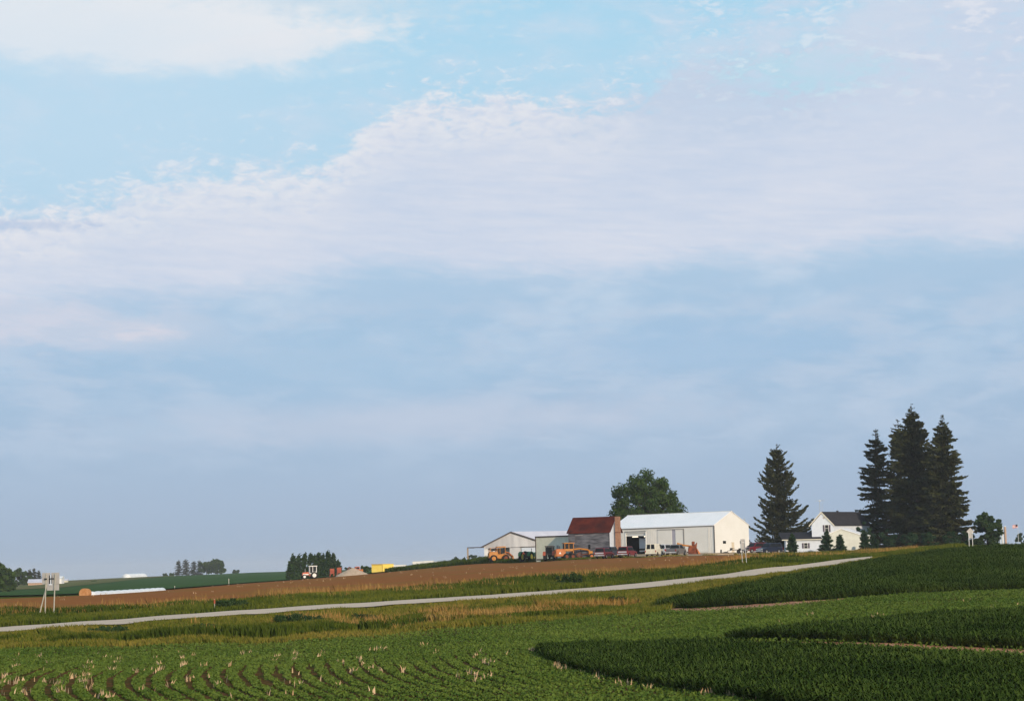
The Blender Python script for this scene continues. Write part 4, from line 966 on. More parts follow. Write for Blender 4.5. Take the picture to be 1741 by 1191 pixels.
def win(o, x0, x1, z0, z1, y=0.0, shut=True, sw=.32):
    w_ = MB().box(x0, x1, y+.02, y+.06, z0, z1).build('window', M['glass'], o)
    f_ = MB(); f_.box(x0-.07, x0, y+.02, y+.09, z0-.07, z1+.07); f_.box(x1, x1+.07, y+.02, y+.09, z0-.07, z1+.07); f_.box(x0, x1, y+.021, y+.088, z1, z1+.07); f_.box(x0, x1, y+.021, y+.088, z0-.07, z0); f_.box(x0, x1, y+.061, y+.085, (z0+z1)/2-.03, (z0+z1)/2+.03)
    f_.build('frame', M['white'], w_)
    if shut:
        for a_, b_ in ((x0-.16-sw, x0-.14), (x1+.14, x1+.16+sw)): MB().box(a_, b_, y+.02, y+.07, z0, z1).build('shutter', M['purple'], o)
def hx(px): return (1419-px)/ppm
win(hs, hx(1409.5), hx(1404), (938-903.5)/ppm, (938-892)/ppm)
MB().tube((hx(1402.5), .02, (938-880)/ppm), (hx(1402.5), .07, (938-880)/ppm), .25, n=12).build('gable_vent', M['signback'], hs)
# low wing
wx0, wx1 = hx(1396), hx(1333); hw_ = (938-915.5)/ppm
MB().box(wx0, wx1, -.1, 1.2, -.5, hw_-.1).build('wing_wall', M['bluewhite'], hs)
rw = MB(); rw.hexa([(wx0, 1.55, hw_-.1), (wx1+.9, 1.55, hw_-.1), (wx1+.4, -3.5, hw_+1.5), (wx0, -3.5, hw_+1.5), (wx0, 1.55, hw_+.02), (wx1+.9, 1.55, hw_+.02), (wx1+.4, -3.5, hw_+1.62), (wx0, -3.5, hw_+1.62)])
rw.build('wing_roof', M['shingle'], hs)
MB().box(wx0, wx1+.9, 1.56, 1.66, hw_-.16, hw_+.03).build('gutter', M['cream'], hs)
MB().tube((wx1-1.9, .2, hw_+.3), (wx1-1.9, .2, hw_+1.0), .09).build('vent_pipe', M['metal'], hs)
win(hs, hx(1370), hx(1364.5), .95, 2.05, 1.2)
win(hs, hx(1338.5), hx(1335.5), .6, 2.0, 1.2, False)
# antenna mast
at = MB(); ax, az0, az1 = hx(1400.5), Ah-.3, (938-850)/ppm
at.tube((ax, -2, az0), (ax, -2, az1), .05); at.tube((ax-.55, -2, az0), (ax-.55, -2, az1-.6), .025)
at.path([(ax-1.2, -2, az1-.05), (ax+1.0, -2, az1-.05)], .03); at.path([(ax-.5, -2.6, az1), (ax-.5, -1.2, az1)], .03)
for q in (-1.1, -.7, .5, .9): at.path([(ax+q, -2.7, az1-.05), (ax+q, -1.3, az1-.05)], .02)
at.box(ax-.3, ax+.2, -2.15, -1.85, az1-.12, az1+.02)
aerial = at.build('antenna', M['metal'], hs)
# garage
lg = base(1466, 934, 408); lg.z = zat(1466, 936, 408); pg = F/408
ga = emp('garage', lg, R(180+8), 'low white steel garage with bright roof in front of the farmhouse', 'garage')
Wq = 66/pg; Eq = (935-909)/pg; Aq = (936-898.5)/pg; Lq = 7.5
def GP(x, d, z): return (x-d*.5, -d*.86, z)
g_ = MB(); pl = [(0, -.5), (0, Eq), (Wq*.54, Aq), (Wq, Eq), (Wq, -.5)]
g_.add([GP(x, 0, z) for x, z in pl]+[GP(x, Lq, z) for x, z in pl], [tuple(range(5)), tuple(range(9, 4, -1))]+[(i, i+5, (i+1)%5+5, (i+1)%5) for i in range(5)])
M['garagewall'] = mat('garage_steel', (.54, .54, .48), (.60, .60, .54), 1, .6)
g_.build('wall', M['garagewall'], ga)
rf = MB()
for (x0, z0), (x1, z1) in (((-.2, Eq-.08), (Wq*.54, Aq)), ((Wq*.54, Aq), (Wq+.2, Eq-.08))):
    rf.hexa([GP(x0, -.2, z0+.02), GP(x1, -.2, z1+.02), GP(x1, Lq+.2, z1+.02), GP(x0, Lq+.2, z0+.02), GP(x0, -.2, z0+.14), GP(x1, -.2, z1+.14), GP(x1, Lq+.2, z1+.14), GP(x0, Lq+.2, z0+.14)])
rf.build('roof', M['whiteroof'], ga)
MB().hexa([(-.9, -1.6, 0), (-.93, -1.65, 0), (-2.2, -3.85, 0), (-2.17, -3.8, 0), (-.9, -1.6, 1.9), (-.93, -1.65, 1.9), (-2.2, -3.85, 1.9), (-2.17, -3.8, 1.9)]).build('side_door', M['cream'], ga)

# ------------------------------------------------------------ vehicles
def wheel(par, x, y, r, w, rimc='rim', rr=.6):
    t = MB().ring((x, y, r), r*rr*.98, r, w).build('wheel', M['rubber'], par)
    MB().tube((x, y-w*.42, r), (x, y+w*.42, r), r*rr, n=16).build('rim', M[rimc], t)
    return t
def quadp(par, name, pts, mt, off):
    """thin panel from 4 points pushed outwards by off"""
    p = [Vector(q) for q in pts]; n = (p[1]-p[0]).cross(p[2]-p[0]).normalized()
    if n.dot(Vector(off)) < 0: n = -n
    a = [q+n*.003 for q in p]; b = [q+n*.025 for q in p]
    return MB().hexa(a+b).build(name, mt, par)
def car(px, py, Y, ang, label, kind, paint, tail=None, cat='car', lower=None, name='parked_car', front=False):
    loc_ = base(px, py, Y, .09); o = emp(name, loc_, PI/2-ang, label, cat); o.scale = (1.02, 1.08, 1.12)   # local x = heading
    if kind == 'suv': L, H, hw, prof, gh = 4.9, 1.78, .97, None, ((-2.40, 1.05), (-2.2, 1.76), (.35, 1.78), (1.05, 1.08))
    elif kind == 'van': L, H, hw, prof, gh = 5.0, 2.08, 1.0, None, ((-2.45, 1.15), (-2.35, 2.06), (1.1, 2.08), (1.85, 1.2))
    elif kind == 'pickup': L, H, hw, prof, gh = 5.5, 1.8, .98, None, ((-.75, 1.1), (-.6, 1.76), (.7, 1.78), (1.45, 1.1))
    h2 = L/2; belt = gh[0][1]
    bd = MB().loft([(-h2, .42, hw*.94), (-h2-.02, belt-.12, hw), (-h2+.05, belt, hw*.96), (gh[3][0], belt+.02, hw*.96), (h2-.25, belt-.12, hw*.93), (h2, belt-.3, hw*.88), (h2+.02, .45, hw*.86), (h2-.3, .34, hw*.92), (-h2+.3, .34, hw*.94)]).build('body', M[paint], o, .06)
    if kind == 'pickup':
        MB().box(-h2+.1, -.85, -hw*.82, hw*.82, belt-.005, belt+.012).build('cargo_bed', M['black'], o)
    MB().loft([(gh[0][0], belt-.02, hw*.95), (gh[1][0], gh[1][1], hw*.80), (gh[2][0], gh[2][1], hw*.80), (gh[3][0], belt-.02, hw*.93)]).build('cabin', M[paint], o, .06)
    def gp(t, s, side=0):      # point on rear/front plane
        return None
    # side windows
    for sgn in (-1, 1):
        zt = gh[1][1]-.10; zb = belt+.06
        w_at = lambda z: hw*(.95-(.15)*((z-belt)/(gh[1][1]-belt)))+.006
        xr = lambda z: gh[0][0]+(gh[1][0]-gh[0][0])*(z-belt)/(gh[1][1]-belt); xf = lambda z: gh[3][0]+(gh[2][0]-gh[3][0])*(z-belt)/(gh[2][1]-belt)
        a0, a1 = xr(zb)+.18, xf(zb)-.15; b0, b1 = xr(zt)+.18, xf(zt)-.15
        cuts = [0, .48, 1] if kind != 'suv' else [0, .3, .64, 1]
        if kind == 'van': cuts = [.70, 1]
        for c0, c1 in zip(cuts[:-1], cuts[1:]):
            e = .035
            p = [(a0+(a1-a0)*c0+e, sgn*w_at(zb), zb), (a0+(a1-a0)*c1-e, sgn*w_at(zb), zb), (b0+(b1-b0)*c1-e, sgn*w_at(zt), zt), (b0+(b1-b0)*c0+e, sgn*w_at(zt), zt)]
            quadp(o, 'side_window', p, M['glass'], (0, sgn, 0))
    def endwin(g0, g1, sx_, nm, spl=None):
        zt = gh[1][1]-.12; zb = belt+.07
        xx = lambda z: g0[0]+(g1[0]-g0[0])*(z-belt)/(g1[1]-belt)
        ww = lambda z: hw*(.95-.15*((z-belt)/(gh[1][1]-belt)))-.12
        for s0, s1 in (spl or ((-1, 1),)):
            p = [(xx(zb), s0*ww(zb), zb), (xx(zb), s1*ww(zb), zb), (xx(zt), s1*ww(zt), zt), (xx(zt), s0*ww(zt), zt)]
            quadp(o, nm, p, M['glass'], (sx_, 0, .2))
    endwin(gh[0], gh[1], -1, 'rear_window', ((-.85, -.1), (.1, .85)) if kind == 'van' else None)
    endwin(gh[3], gh[2], 1, 'windscreen')
    if tail: MB().box(-h2-.045, -h2-.012, -hw*.88, hw*.88, belt-.30, belt-.06).build('tailgate', M[tail], o)
    else: MB().box(-h2-.045, -h2-.012, -hw*.80, hw*.80, .62, belt-.10).build('tailgate', M[paint], o, .01)
    for sgn in (-1, 1):
        MB().box(-h2-.07, -h2-.013, sgn*hw*.90-.07, sgn*hw*.90+.07, .72, 1.0).build('tail_light', M['lampred'], o)
        MB().box(h2-.02, h2+.05, sgn*hw*.68-.14, sgn*hw*.68+.14, .68, .84).build('headlight', M['plate'], o)
        MB().box(gh[3][0]-.35, gh[3][0]-.2, sgn*(hw+.12)-.09, sgn*(hw+.12)+.09, belt+.05, belt+.22).build('mirror', M['black'], o, .02)
        for xx in (-h2+.98, h2-.92): wheel(o, xx, sgn*(hw-.12), .37, .24)
    MB().box(-h2-.16, -h2-.013, -hw*.95, hw*.95, .42, .58).build('bumper', M['silver' if kind != 'van' else 'cream'], o, .03)
    MB().box(h2+.0, h2+.12, -hw*.9, hw*.9, .40, .56).build('bumper', M['silver'], o, .03)
    MB().box(h2-.01, h2+.04, -hw*.45, hw*.45, .60, .82).build('grille', M['silver' if front else 'black'], o)
    MB().box(-h2-.19, -h2-.165, -.17, .17, .44, .56).build('number_plate', M['plate'], o)
    return o
HD = R(25)
G8 = 'cars parked in front of the white shed'
car(1028, 946, 372, HD, 'maroon wagon with white tailgate parked leftmost beside the grader', 'suv', 'red', 'silver', 'car')
car(1067, 945, 369, HD, 'dark red wagon with silver tailgate between the maroon wagon and the white van', 'suv', 'red2', 'silver', 'car')
v = car(1113, 944.5, 362, R(20), 'cream white cargo van with two square rear windows', 'van', 'cream', None, 'van')
car(1150, 944, 360, HD, 'grey pickup truck parked right of the cream van', 'pickup', 'pewter', None, 'pickup truck')
car(1131, 941, 376, HD, 'pale silver car half hidden between the van and the grey pickup', 'suv', 'silver', None, 'car')
car(1040, 941, 385, HD, 'dark blue car half hidden behind the maroon wagon', 'suv', 'navy', None, 'car')
car(1308, 936, 372, R(-125), 'dark blue sport utility car by the big spruce, front facing the road', 'suv', 'navy', None, 'car', front=True)
car(1283, 936, 390, R(-125), 'dark maroon car in shadow behind the flat trailer', 'suv', 'red', None, 'car')

# wheel loader
def loader():
    o = emp('wheel_loader', base(850, 951, 432, .1), R(12), 'old yellow orange wheel loader with open cab in front of the grey barn', 'loader')
    # local x right
    s = 1.0
    MB().loft([(-2.5, .9, .85), (-2.55, 1.9, .8), (-2.2, 2.25, .75), (-.5, 2.2, .75), (-.4, .8, .85)]).build('engine_hood', M['orange'], o, .1)
    MB().loft([(-.6, .7, .7), (-.6, 1.7, .7), (1.3, 1.75, .6), (2.1, 1.2, .5), (2.1, .7, .5)]).build('front_frame', M['orange'], o, .08)
    c = MB()
    for x_ in (-2.2, -.7, -.1, 1.05):
        for y_ in (-.75, .75): c.box(x_-.06, x_+.06, y_-.06, y_+.06, 1.7, 3.05)
    c.box(-2.3, -.7, -.85, .85, 3.05, 3.13); c.box(-.72, 1.2, -.88, .88, 3.1, 3.35)
    c.build('cab_frame', M['orange'], o, .02)
    MB().box(-.0, .95, -.70, -.66, 1.9, 3.0).build('cab_glass', M['glass'], o)
    MB().box(-.5, .5, -.3, .3, 1.7, 2.3).build('seat', M['black'], o, .08)
    for y_ in (-.55, .55): MB().path([(.9, y_, 2.2), (2.0, y_, 1.9), (2.9, y_, .8)], .12, 6).build('lift_arm', M['orange2'], o)
    MB().path([(1.2, 0, 1.8), (2.2, 0, 1.8), (2.8, 0, 1.3)], .08, 6).build('tilt_ram', M['black'], o)
    MB().prism([(2.6, .25), (3.3, .2), (3.35, .3), (2.85, .6), (2.75, 1.3), (2.62, 1.35), (2.5, .6)], -1.25, 1.25).build('bucket', M['orange'], o)
    for x_ in (-1.55, 1.1):
        for y_ in (-1.0, 1.0): wheel(o, x_, y_, .78, .5, 'orange' if x_ < 0 else 'rustmetal', .6)
    MB().tube((-1.8, 0, 2.2), (-1.8, 0, 2.9), .07).build('exhaust', M['black'], o)
loader()
# green row-crop tractor
def tractor(px, py, Y, rz, label, body, rim, cab=None, triangle=False, s=1.0, roofm=None, name='tractor'):
    o = emp(name, base(px, py, Y, .1), rz, label, 'tractor'); o.scale = (s, s, s)    # local x forward
    MB().loft([(.1, .8, .38), (.1, 1.5, .36), (1.9, 1.42, .33), (2.0, .8, .33)]).build('hood', M[body], o, .08)
    MB().box(1.95, 2.05, -.28, .28, .8, 1.38).build('grille', M['black'], o)
    MB().box(-1.3, .2, -.3, .3, .6, 1.1).build('transmission', M['black'], o, .05)
    MB().tube((1.1, .0, 1.45), (1.1, 0, 2.2), .05).build('exhaust', M['black'], o)
    f_ = MB()
    for sg in (-1, 1): f_.prism([(-1.75, .95), (-1.6, 1.45), (-1.2, 1.68), (-.5, 1.6), (-.2, 1.1), (-.3, 1.08), (-.55, 1.5), (-1.2, 1.58), (-1.5, 1.38), (-1.65, .95)], sg*.85-.25, sg*.85+.25)
    f_.build('fender', M[body], o)
    MB().prism([(-1.2, 1.1), (-1.3, 1.75), (-1.2, 1.75), (-1.05, 1.2), (-.6, 1.15), (-.6, 1.1)], -.25, .25).build('seat', M['black'], o)
    MB().tube((-.25, 0, 1.3), (-.42, 0, 1.62), .2, .2, 12).build('steering_wheel', M['black'], o)
    if cab:
        c = MB()
        for x_ in (-1.35, -.05):
            for y_ in (-.62, .62): c.box(x_-.05, x_+.05, y_-.05, y_+.05, 1.2, 2.5)
        c.box(-1.4, 0, -.62, .62, 1.1, 1.3); c.build('cab_frame', M[cab], o, .02)
        MB().box(-1.5, .12, -.75, .75, 2.5, 2.66).build('cab_roof', M[roofm or cab], o, .05)
        for y_ in (-.63, .63): MB().box(-1.28, -.12, y_-.01, y_+.01, 1.32, 2.46).build('cab_glass', M['glass'], o)
        MB().box(-1.37, -1.35, -.55, .55, 1.32, 2.46).build('cab_glass', M['glass'], o)
    if triangle: MB().add([(-1.82, -.25, 1.25), (-1.82, .25, 1.25), (-1.82, 0, 1.68), (-1.78, -.25, 1.25), (-1.78, .25, 1.25), (-1.78, 0, 1.68)], [(0, 1, 2), (3, 5, 4), (0, 3, 4, 1), (1, 4, 5, 2), (2, 5, 3, 0)]).build('warning_triangle', M['triangle'], o)
    for sg in (-1, 1): wheel(o, -.9, sg*.85, .80, .42, rim, .6); wheel(o, 1.5, sg*.62, .42, .24, rim, .6)
    return o
tractor(899, 952, 415, R(62), 'green tractor with yellow wheels seen from behind', 'green', 'yellow', None, True, 1.25)
tractor(912, 951, 424, R(30), 'second green tractor mostly hidden by the yellow-wheeled one', 'green', 'yellow', None, False, 1.0)
tractor(937, 951, 400, R(75), 'small rusty red tractor with a dark cab left of the grader', 'redmach', 'tanwall', 'trim', False, 1.12, 'trim')
# white-cab tractor on the tilled field
def fieldtractor():
    o = emp('tractor', base(527, 985, 455, .08), R(195), 'red and white tractor with white cab on the crest of the tilled field', 'tractor')
    MB().loft([(.2, .8, .4), (.2, 1.55, .4), (1.7, 1.45, .36), (1.8, .8, .36)]).build('hood', M['redorange'], o, .08)
    MB().box(.35, 1.6, .37, .41, .9, 1.15).build('hood_stripe', M['white'], o)
    MB().box(-1.5, .2, -.5, .5, .6, 1.2).build('chassis', M['redorange'], o, .06)
    c = MB()
    for x_ in (-1.4, -.55, .15):
        for y_ in (-.7, .7): c.box(x_-.07, x_+.07, y_-.06, y_+.06, 1.15, 2.75)
    c.box(-1.47, .22, -.76, .76, 1.1, 1.3); c.box(-1.47, -.6, .64, .76, 1.0, 1.6); c.build('cab_frame', M['white'], o, .03)
    MB().box(-1.6, .35, -.85, .85, 2.75, 2.95).build('cab_roof', M['white'], o, .07)
    for y_ in (-.72, .72): MB().box(-.47, .08, y_-.01, y_+.01, 1.32, 2.72).build('cab_glass', M['glass'], o); MB().box(-1.32, -.63, y_-.01, y_+.01, 1.62, 2.72).build('cab_glass', M['glass'], o)
    MB().box(.14, .16, -.6, .6, 1.5, 2.7).build('windscreen', M['glass'], o)
    for sg in (-1, 1):
        wheel(o, -.85, sg*.95, .78, .45, 'white', .6); wheel(o, 1.35, sg*.75, .5, .3, 'white', .6)
    MB().tube((1.1, .1, 1.5), (1.1, .1, 2.3), .05).build('exhaust', M['metal'], o)
fieldtractor()
# motor grader
def grader():
    o = emp('road_grader', base(960, 949.5, 396, .1), R(14), 'orange yellow road grader with tall glazed cab, centre of the machinery line', 'grader')
    # local x to the right (front), rear with engine at left
    MB().loft([(-1.9, .7, .75), (-1.95, 2.0, .7), (-1.6, 2.2, .65), (.1, 2.15, .65), (.1, .7, .75)]).build('engine_hood', M['orange2'], o, .08)
    MB().box(-2.02, -1.9, -.5, .5, .6, 1.2).build('rear_bumper', M['orange'], o, .03)
    MB().add([(-1.35, -.76, 1.2), (-.85, -.76, 1.2), (-1.1, -.76, 1.65), (-1.35, -.72, 1.2), (-.85, -.72, 1.2), (-1.1, -.72, 1.65)], [(0, 1, 2), (3, 5, 4), (0, 3, 4, 1), (1, 4, 5, 2), (2, 5, 3, 0)]).build('warning_triangle', M['white'], o)
    c = MB(); c.box(-.15, 1.75, -.72, .72, 1.7, 2.15)
    for x_ in (-.08, .75, 1.68):
        for y_ in (-.66, .66): c.box(x_-.06, x_+.06, y_-.06, y_+.06, 2.15, 3.2)
    c.box(1.55, 1.75, -.72, .72, 1.0, 2.2); c.build('cab_frame', M['orange'], o, .02)
    MB().box(-.3, 1.9, -.85, .85, 3.2, 3.38).build('cab_roof', M['orange'], o, .05)
    g_ = MB(); g_.box(-.02, .69, -.675, -.65, 2.16, 3.19); g_.box(.81, 1.62, -.675, -.65, 2.16, 3.19); g_.box(-.09, -.07, -.6, .6, 2.16, 3.19); g_.build('cab_glass', M['glass'], o)
    MB().path([(1.6, 0, 2.0), (3.0, 0, 2.15), (4.7, 0, 1.95), (5.3, 0, 1.5), (5.4, 0, .9)], .17, 6).build('goose_neck', M['orange'], o)
    MB().box(4.9, 5.7, -.4, .4, .8, 1.65).build('front_block', M['orange'], o, .06)
    MB().path([(3.2, -.1, 2.1), (3.5, -.5, 1.0)], .07).build('lift_ram', M['black'], o)
    MB().path([(2.2, 0, .9), (4.9, 0, 1.1)], .09).build('drawbar', M['rustmetal'], o)
    MB().ring((3.1, 0, .8), .45, .6, .2).build('circle', M['rustmetal'], o)
    MB().hexa([(2.3, -1.4, .15), (2.45, -1.45, .15), (4.1, 1.4, .15), (3.95, 1.45, .15), (2.35, -1.4, .75), (2.5, -1.45, .75), (4.15, 1.4, .75), (4.0, 1.45, .75)]).build('blade', M['rustmetal'], o)
    for x_ in (.2, 1.45):
        for y_ in (-.95, .95): wheel(o, x_, y_, .66, .38, 'rustmetal', .5)
    for y_ in (-.95, .95): wheel(o, 5.3, y_, .60, .36, 'orange2', .55)
    MB().tube((-.9, .2, 2.2), (-.9, .2, 2.75), .07).build('exhaust', M['black'], o)
grader()
# orange backhoe with rusty plow plates right of pickup
def backhoe():
    o = emp('snow_plow', base(1179, 941, 366, .09), R(8), 'rusty orange snow plough with raised arm beside the grey pickup', 'plough')
    MB().prism([(-.9, .1), (1.1, .1), (1.0, .4), (.6, 1.3), (.75, 2.2), (.55, 2.1), (.2, 1.5), (-.8, 1.6), (-1.0, .9)], -.12, .12).build('plough_blade', M['rustmetal'], o)
    MB().hexa([(.85, -.5, .1), (1.25, -.4, .1), (1.2, .4, .1), (.9, .4, .1), (.55, -.4, 1.0), (.7, -.4, 1.0), (.7, .3, 1.0), (.55, .3, 1.0)]).build('side_plate', M['orange2'], o)
    MB().box(-.15, .35, .15, .6, 1.4, 2.4).build('hydraulic_box', M['rustmetal'], o, .05)
    MB().path([(.0, .3, 1.5), (-1.8, .35, 1.75), (-2.9, .4, 2.1)], .16, 6).build('lift_arm', M['orange'], o)
    MB().path([(-1.5, .3, .5), (.4, .2, .45)], .12, 6).build('frame_rail', M['rustmetal'], o)
    MB().path([(-2.3, .4, 1.9), (-2.0, .4, .2)], .08, 6).build('support_leg', M['orange'], o)
backhoe()
# things by the lit gable: flat trailer, loose tyre, wood heap
tr_ = emp('flat_trailer', base(1258, 937.5, 376, .09), R(8), 'low dark flatbed trailer in front of the bright gable wall', 'trailer')
MB().box(-1.7, 1.7, -.9, .9, .6, .74).build('deck', M['trim'], tr_)
rl = MB()
for x_ in (-1.65, 1.65): rl.box(x_-.04, x_+.04, -.88, .88, .74, 1.05)
rl.box(-1.65, -1.2, -.9, -.84, .95, 1.02); rl.build('rail', M['trim'], tr_)
MB().path([(-1.7, 0, .62), (-2.4, 0, .5), (-2.4, 0, .1)], .05).build('tongue', M['trim'], tr_)
MB().prism([(-.55, .7), (-.45, .95), (.45, .95), (.55, .7)], -1.12, -.9).build('fender', M['black'], tr_)
for y_ in (-1, 1): wheel(tr_, 0, y_, .36, .22)
ty = emp('loose_tyre', base(1226, 938, 380, .09), R(75), 'loose black tyre standing near the gable wall', 'tyre')
MB().ring((0, 0, .36), .2, .36, .22).build('tyre', M['rubber'], ty); MB().tube((0, -.08, .36), (0, .08, .36), .2, n=14).build('rim', M['white'], ty)
hp = MB(); hp.prism([(-.7, 0), (.7, 0), (.5, .2), (.1, .32), (-.5, .22)], -.4, .4); o = hp.build('scrap_heap', M['black']); o.location = base(1233.5, 938, 380, .09); tag(o, 'small dark scrap heap right of the loose tyre', 'scrap')
# planks and rubble line in front of sliding doors
o = MB().hexa([(-2.3, -.3, 0), (2.3, -.3, 0), (2.3, .3, 0), (-2.3, .3, 0), (-2.2, -.2, .22), (2.2, -.2, .18), (2.1, .2, .18), (-2.1, .2, .24)]).build('plank_pile', M['wood']); o.location = base(1225, 942, 352, .09); o.rotation_euler = (0, 0, R(10)); tag(o, 'low pile of tan planks in the yard below the shed corner', 'planks')

# ------------------------------------------------------------ left middle distance
def on(o, px, py, Y, dz=0.0, rz=0.0):
    o.location = base(px, py, Y, dz); o.rotation_euler = (0, 0, rz); return o
# yellow container
yc = emp('yellow_container', base(650.5, 975, 490), R(180-12), 'bright yellow steel container behind the tilled field', 'container')
hh = zat(650, 958.6, 490)-yc.location.z
MB().hexa([(-2.2, -2.2, -.3), (2.75, -2.2, -.3), (2.75, 0, -.3), (0, 0, -.3), (-2.2, -2.2, hh), (2.75, -2.2, hh), (2.75, 0, hh), (0, 0, hh)]).build('body', M['yellowbox'], yc)
tr = MB(); tr.box(-.03, 2.8, .003, .06, hh-.18, hh+.04); tr.box(-.05, .07, .005, .08, -.2, hh-.18); tr.build('edge_trim', M['yellowdark'], yc)
MB().hexa([(-2.3, -2.3, hh+.004), (2.85, -2.3, hh+.004), (2.85, .1, hh+.004), (.0, .1, hh+.004), (-2.3, -2.3, hh+.09), (2.85, -2.3, hh+.09), (2.85, .1, hh+.09), (.0, .1, hh+.09)]).build('lid', M['yellowdark'], yc)
# gravel heap
def heap(name, px, py, Y, top, hw, mt, label, cat, ecc=.7, seed=0):
    b = base(px, py, Y); h = zat(px, top, Y)-b.z; R0 = hw*Y/F; rg = np.random.default_rng(seed)
    t = np.linspace(0, 2*PI, 33); r_ = np.linspace(0, 1, 14)
    T, RR = np.meshgrid(t, r_); 
    z = h*(1-RR)**.95*(1+.0*T)+rg.normal(0, .03*h, T.shape); z[:, -1] = z[:, 0]; z[-1] = -.3
    Xh = b.x+np.cos(T)*RR*R0; Yh = b.y+np.sin(T)*RR*R0*ecc
    return tag(gridmesh(name, Xh, Yh, b.z+z, mt), label, cat)
heap('gravel_heap', 600, 980, 470, 964.5, 30, M['gravelpile'], 'pale tan gravel heap on the crest left of the yellow container', 'heap')
# red machines and orange excavator behind the heap
for i, (px, lab) in enumerate(((564.5, 'left of two rusty red upright hoppers behind the field crest'), (576.5, 'right of two rusty red upright hoppers, next to the gravel heap'))):
    o = emp('hopper', base(px, 980, 500), R(15), lab, 'hopper', 'rusty hoppers by the poplars')
    h_ = zat(px, 966 if i == 0 else 964, 500)-o.location.z
    MB().loft([(-.55, h_*.35, .5), (-.55, h_, .6), (.5, h_, .6), (.5, h_*.4, .5)]).build('bin', M['redmach'], o)
    lg_ = MB()
    for x_ in (-.5, .45):
        for y_ in (-.45, .45): lg_.box(x_-.07, x_+.07, y_-.07, y_+.07, -.2, h_*.45)
    lg_.build('leg', M['redmach'], o)
ex_ = emp('excavator', base(607, 972, 520), R(20), 'orange excavator cab showing above the gravel heap', 'excavator')
h_ = zat(607, 962.5, 520)-ex_.location.z
MB().box(-1.5, 1.4, -1, 1, h_-1.7, h_-.7).build('body', M['orange2'], ex_, .1); MB().box(-.6, .5, -.9, .3, h_-.69, h_).build('cab', M['redorange'], ex_, .05)
MB().box(-.45, .35, -.93, -.905, h_-.6, h_-.15).build('cab_glass', M['glass'], ex_)
MB().path([(-.6, .4, h_-.7), (-2.0, .4, h_-.1), (-2.6, .4, h_-1.0)], .15, 6).build('boom', M['rustmetal'], ex_)
MB().box(-1.4, 1.3, -1.2, 1.2, h_-2.6, h_-1.75).build('track', M['black'], ex_, .1)
# white trailers/roofs beyond the bank
for i, (x0, x1, top, bot, Y, mt, lab) in enumerate(((666, 691, 960, 972, 520, 'whiteroof', 'pale box trailer right of the yellow container'), (702, 726, 954, 962, 540, 'white', 'left low white trailer behind the weedy bank'), (722, 738, 953, 962, 530, 'bag', 'middle low white trailer behind the weedy bank'), (740, 755, 954, 961, 550, 'white', 'right low white trailer behind the weedy bank'))):
    w_ = (x1-x0)*Y/F; o = emp('box_trailer', base((x0+x1)/2, bot, Y), R(-3), lab, 'trailer', 'pale trailers behind the bank')
    zt = zat((x0+x1)/2, top, Y)-o.location.z
    MB().box(-w_/2, w_/2, -1.2, 1.2, min(.7, zt-.9), zt).build('body', M[mt], o, .06)
    MB().box(-w_/2-.05, w_/2+.05, -1.25, 1.25, zt+.003, zt+.08).build('roof', M['white'], o)
    for x_ in (-w_*.25, w_*.25): wheel(o, x_, -1.0, .4, .25)
o = MB().prism([(-3.5, 0), (3.2, 0), (3.4, .9), (-1.0, .7), (-3.6, .2)], -.8, .8).build('lumber_stack', M['trim']); on(o, 712, 962, 505, .3, R(4)); tag(o, 'long dark stack lying on the bank before the white trailers', 'stack')
# silage bags and bale
def bag(name, pa, pb, Ya, Yb, rad, label):
    a = base(*pa, Ya); b = base(*pb, Yb); n = 60; k = 14; d = (b-a); d.z = 0; L = d.length; dn = d.normalized(); s_ = Vector((-dn.y, dn.x, 0))
    Xs = np.zeros((n, k)); Ys = np.zeros((n, k)); Zs = np.zeros((n, k))
    for i in range(n):
        t = i/(n-1); c = a.lerp(b, t); e = min(1, math.sqrt(max(0, 1-((abs(t-.5)*2-.97)/.03)**2)) if abs(t-.5)*2 > .97 else 1); r_ = rad*(1+.05*math.sin(i*1.3)+.03*random.random())*max(e, .05)
        gz = float(ground(c.x, c.y))
        for j in range(k):
            th = PI*j/(k-1); p = c+s_*math.cos(th)*r_*1.15; Xs[i, j] = p.x; Ys[i, j] = p.y; Zs[i, j] = gz-.25+math.sin(th)*r_*1.1+.1
    return tag(gridmesh(name, Xs, Ys, Zs, M['bag']), label, 'silage bag')
bag('silage_bag', (152, 1013.2), (277, 1003.5), 268, 322, .60, 'long white silage bag lying on the far edge of the tilled field')
bag('silage_bag', (214, 983), (244, 981), 1120, 1160, 2.2, 'distant white silage bag on the skyline at the left')
bl_ = MB().tube((0, -.6, .62), (0, .6, .62), .66, n=24); o = bl_.build('hay_bale', M['hay'], None, .06); on(o, 145, 1015, 262, -.3, R(-10)); tag(o, 'round orange brown hay bale at the near end of the long silage bag', 'hay bale')
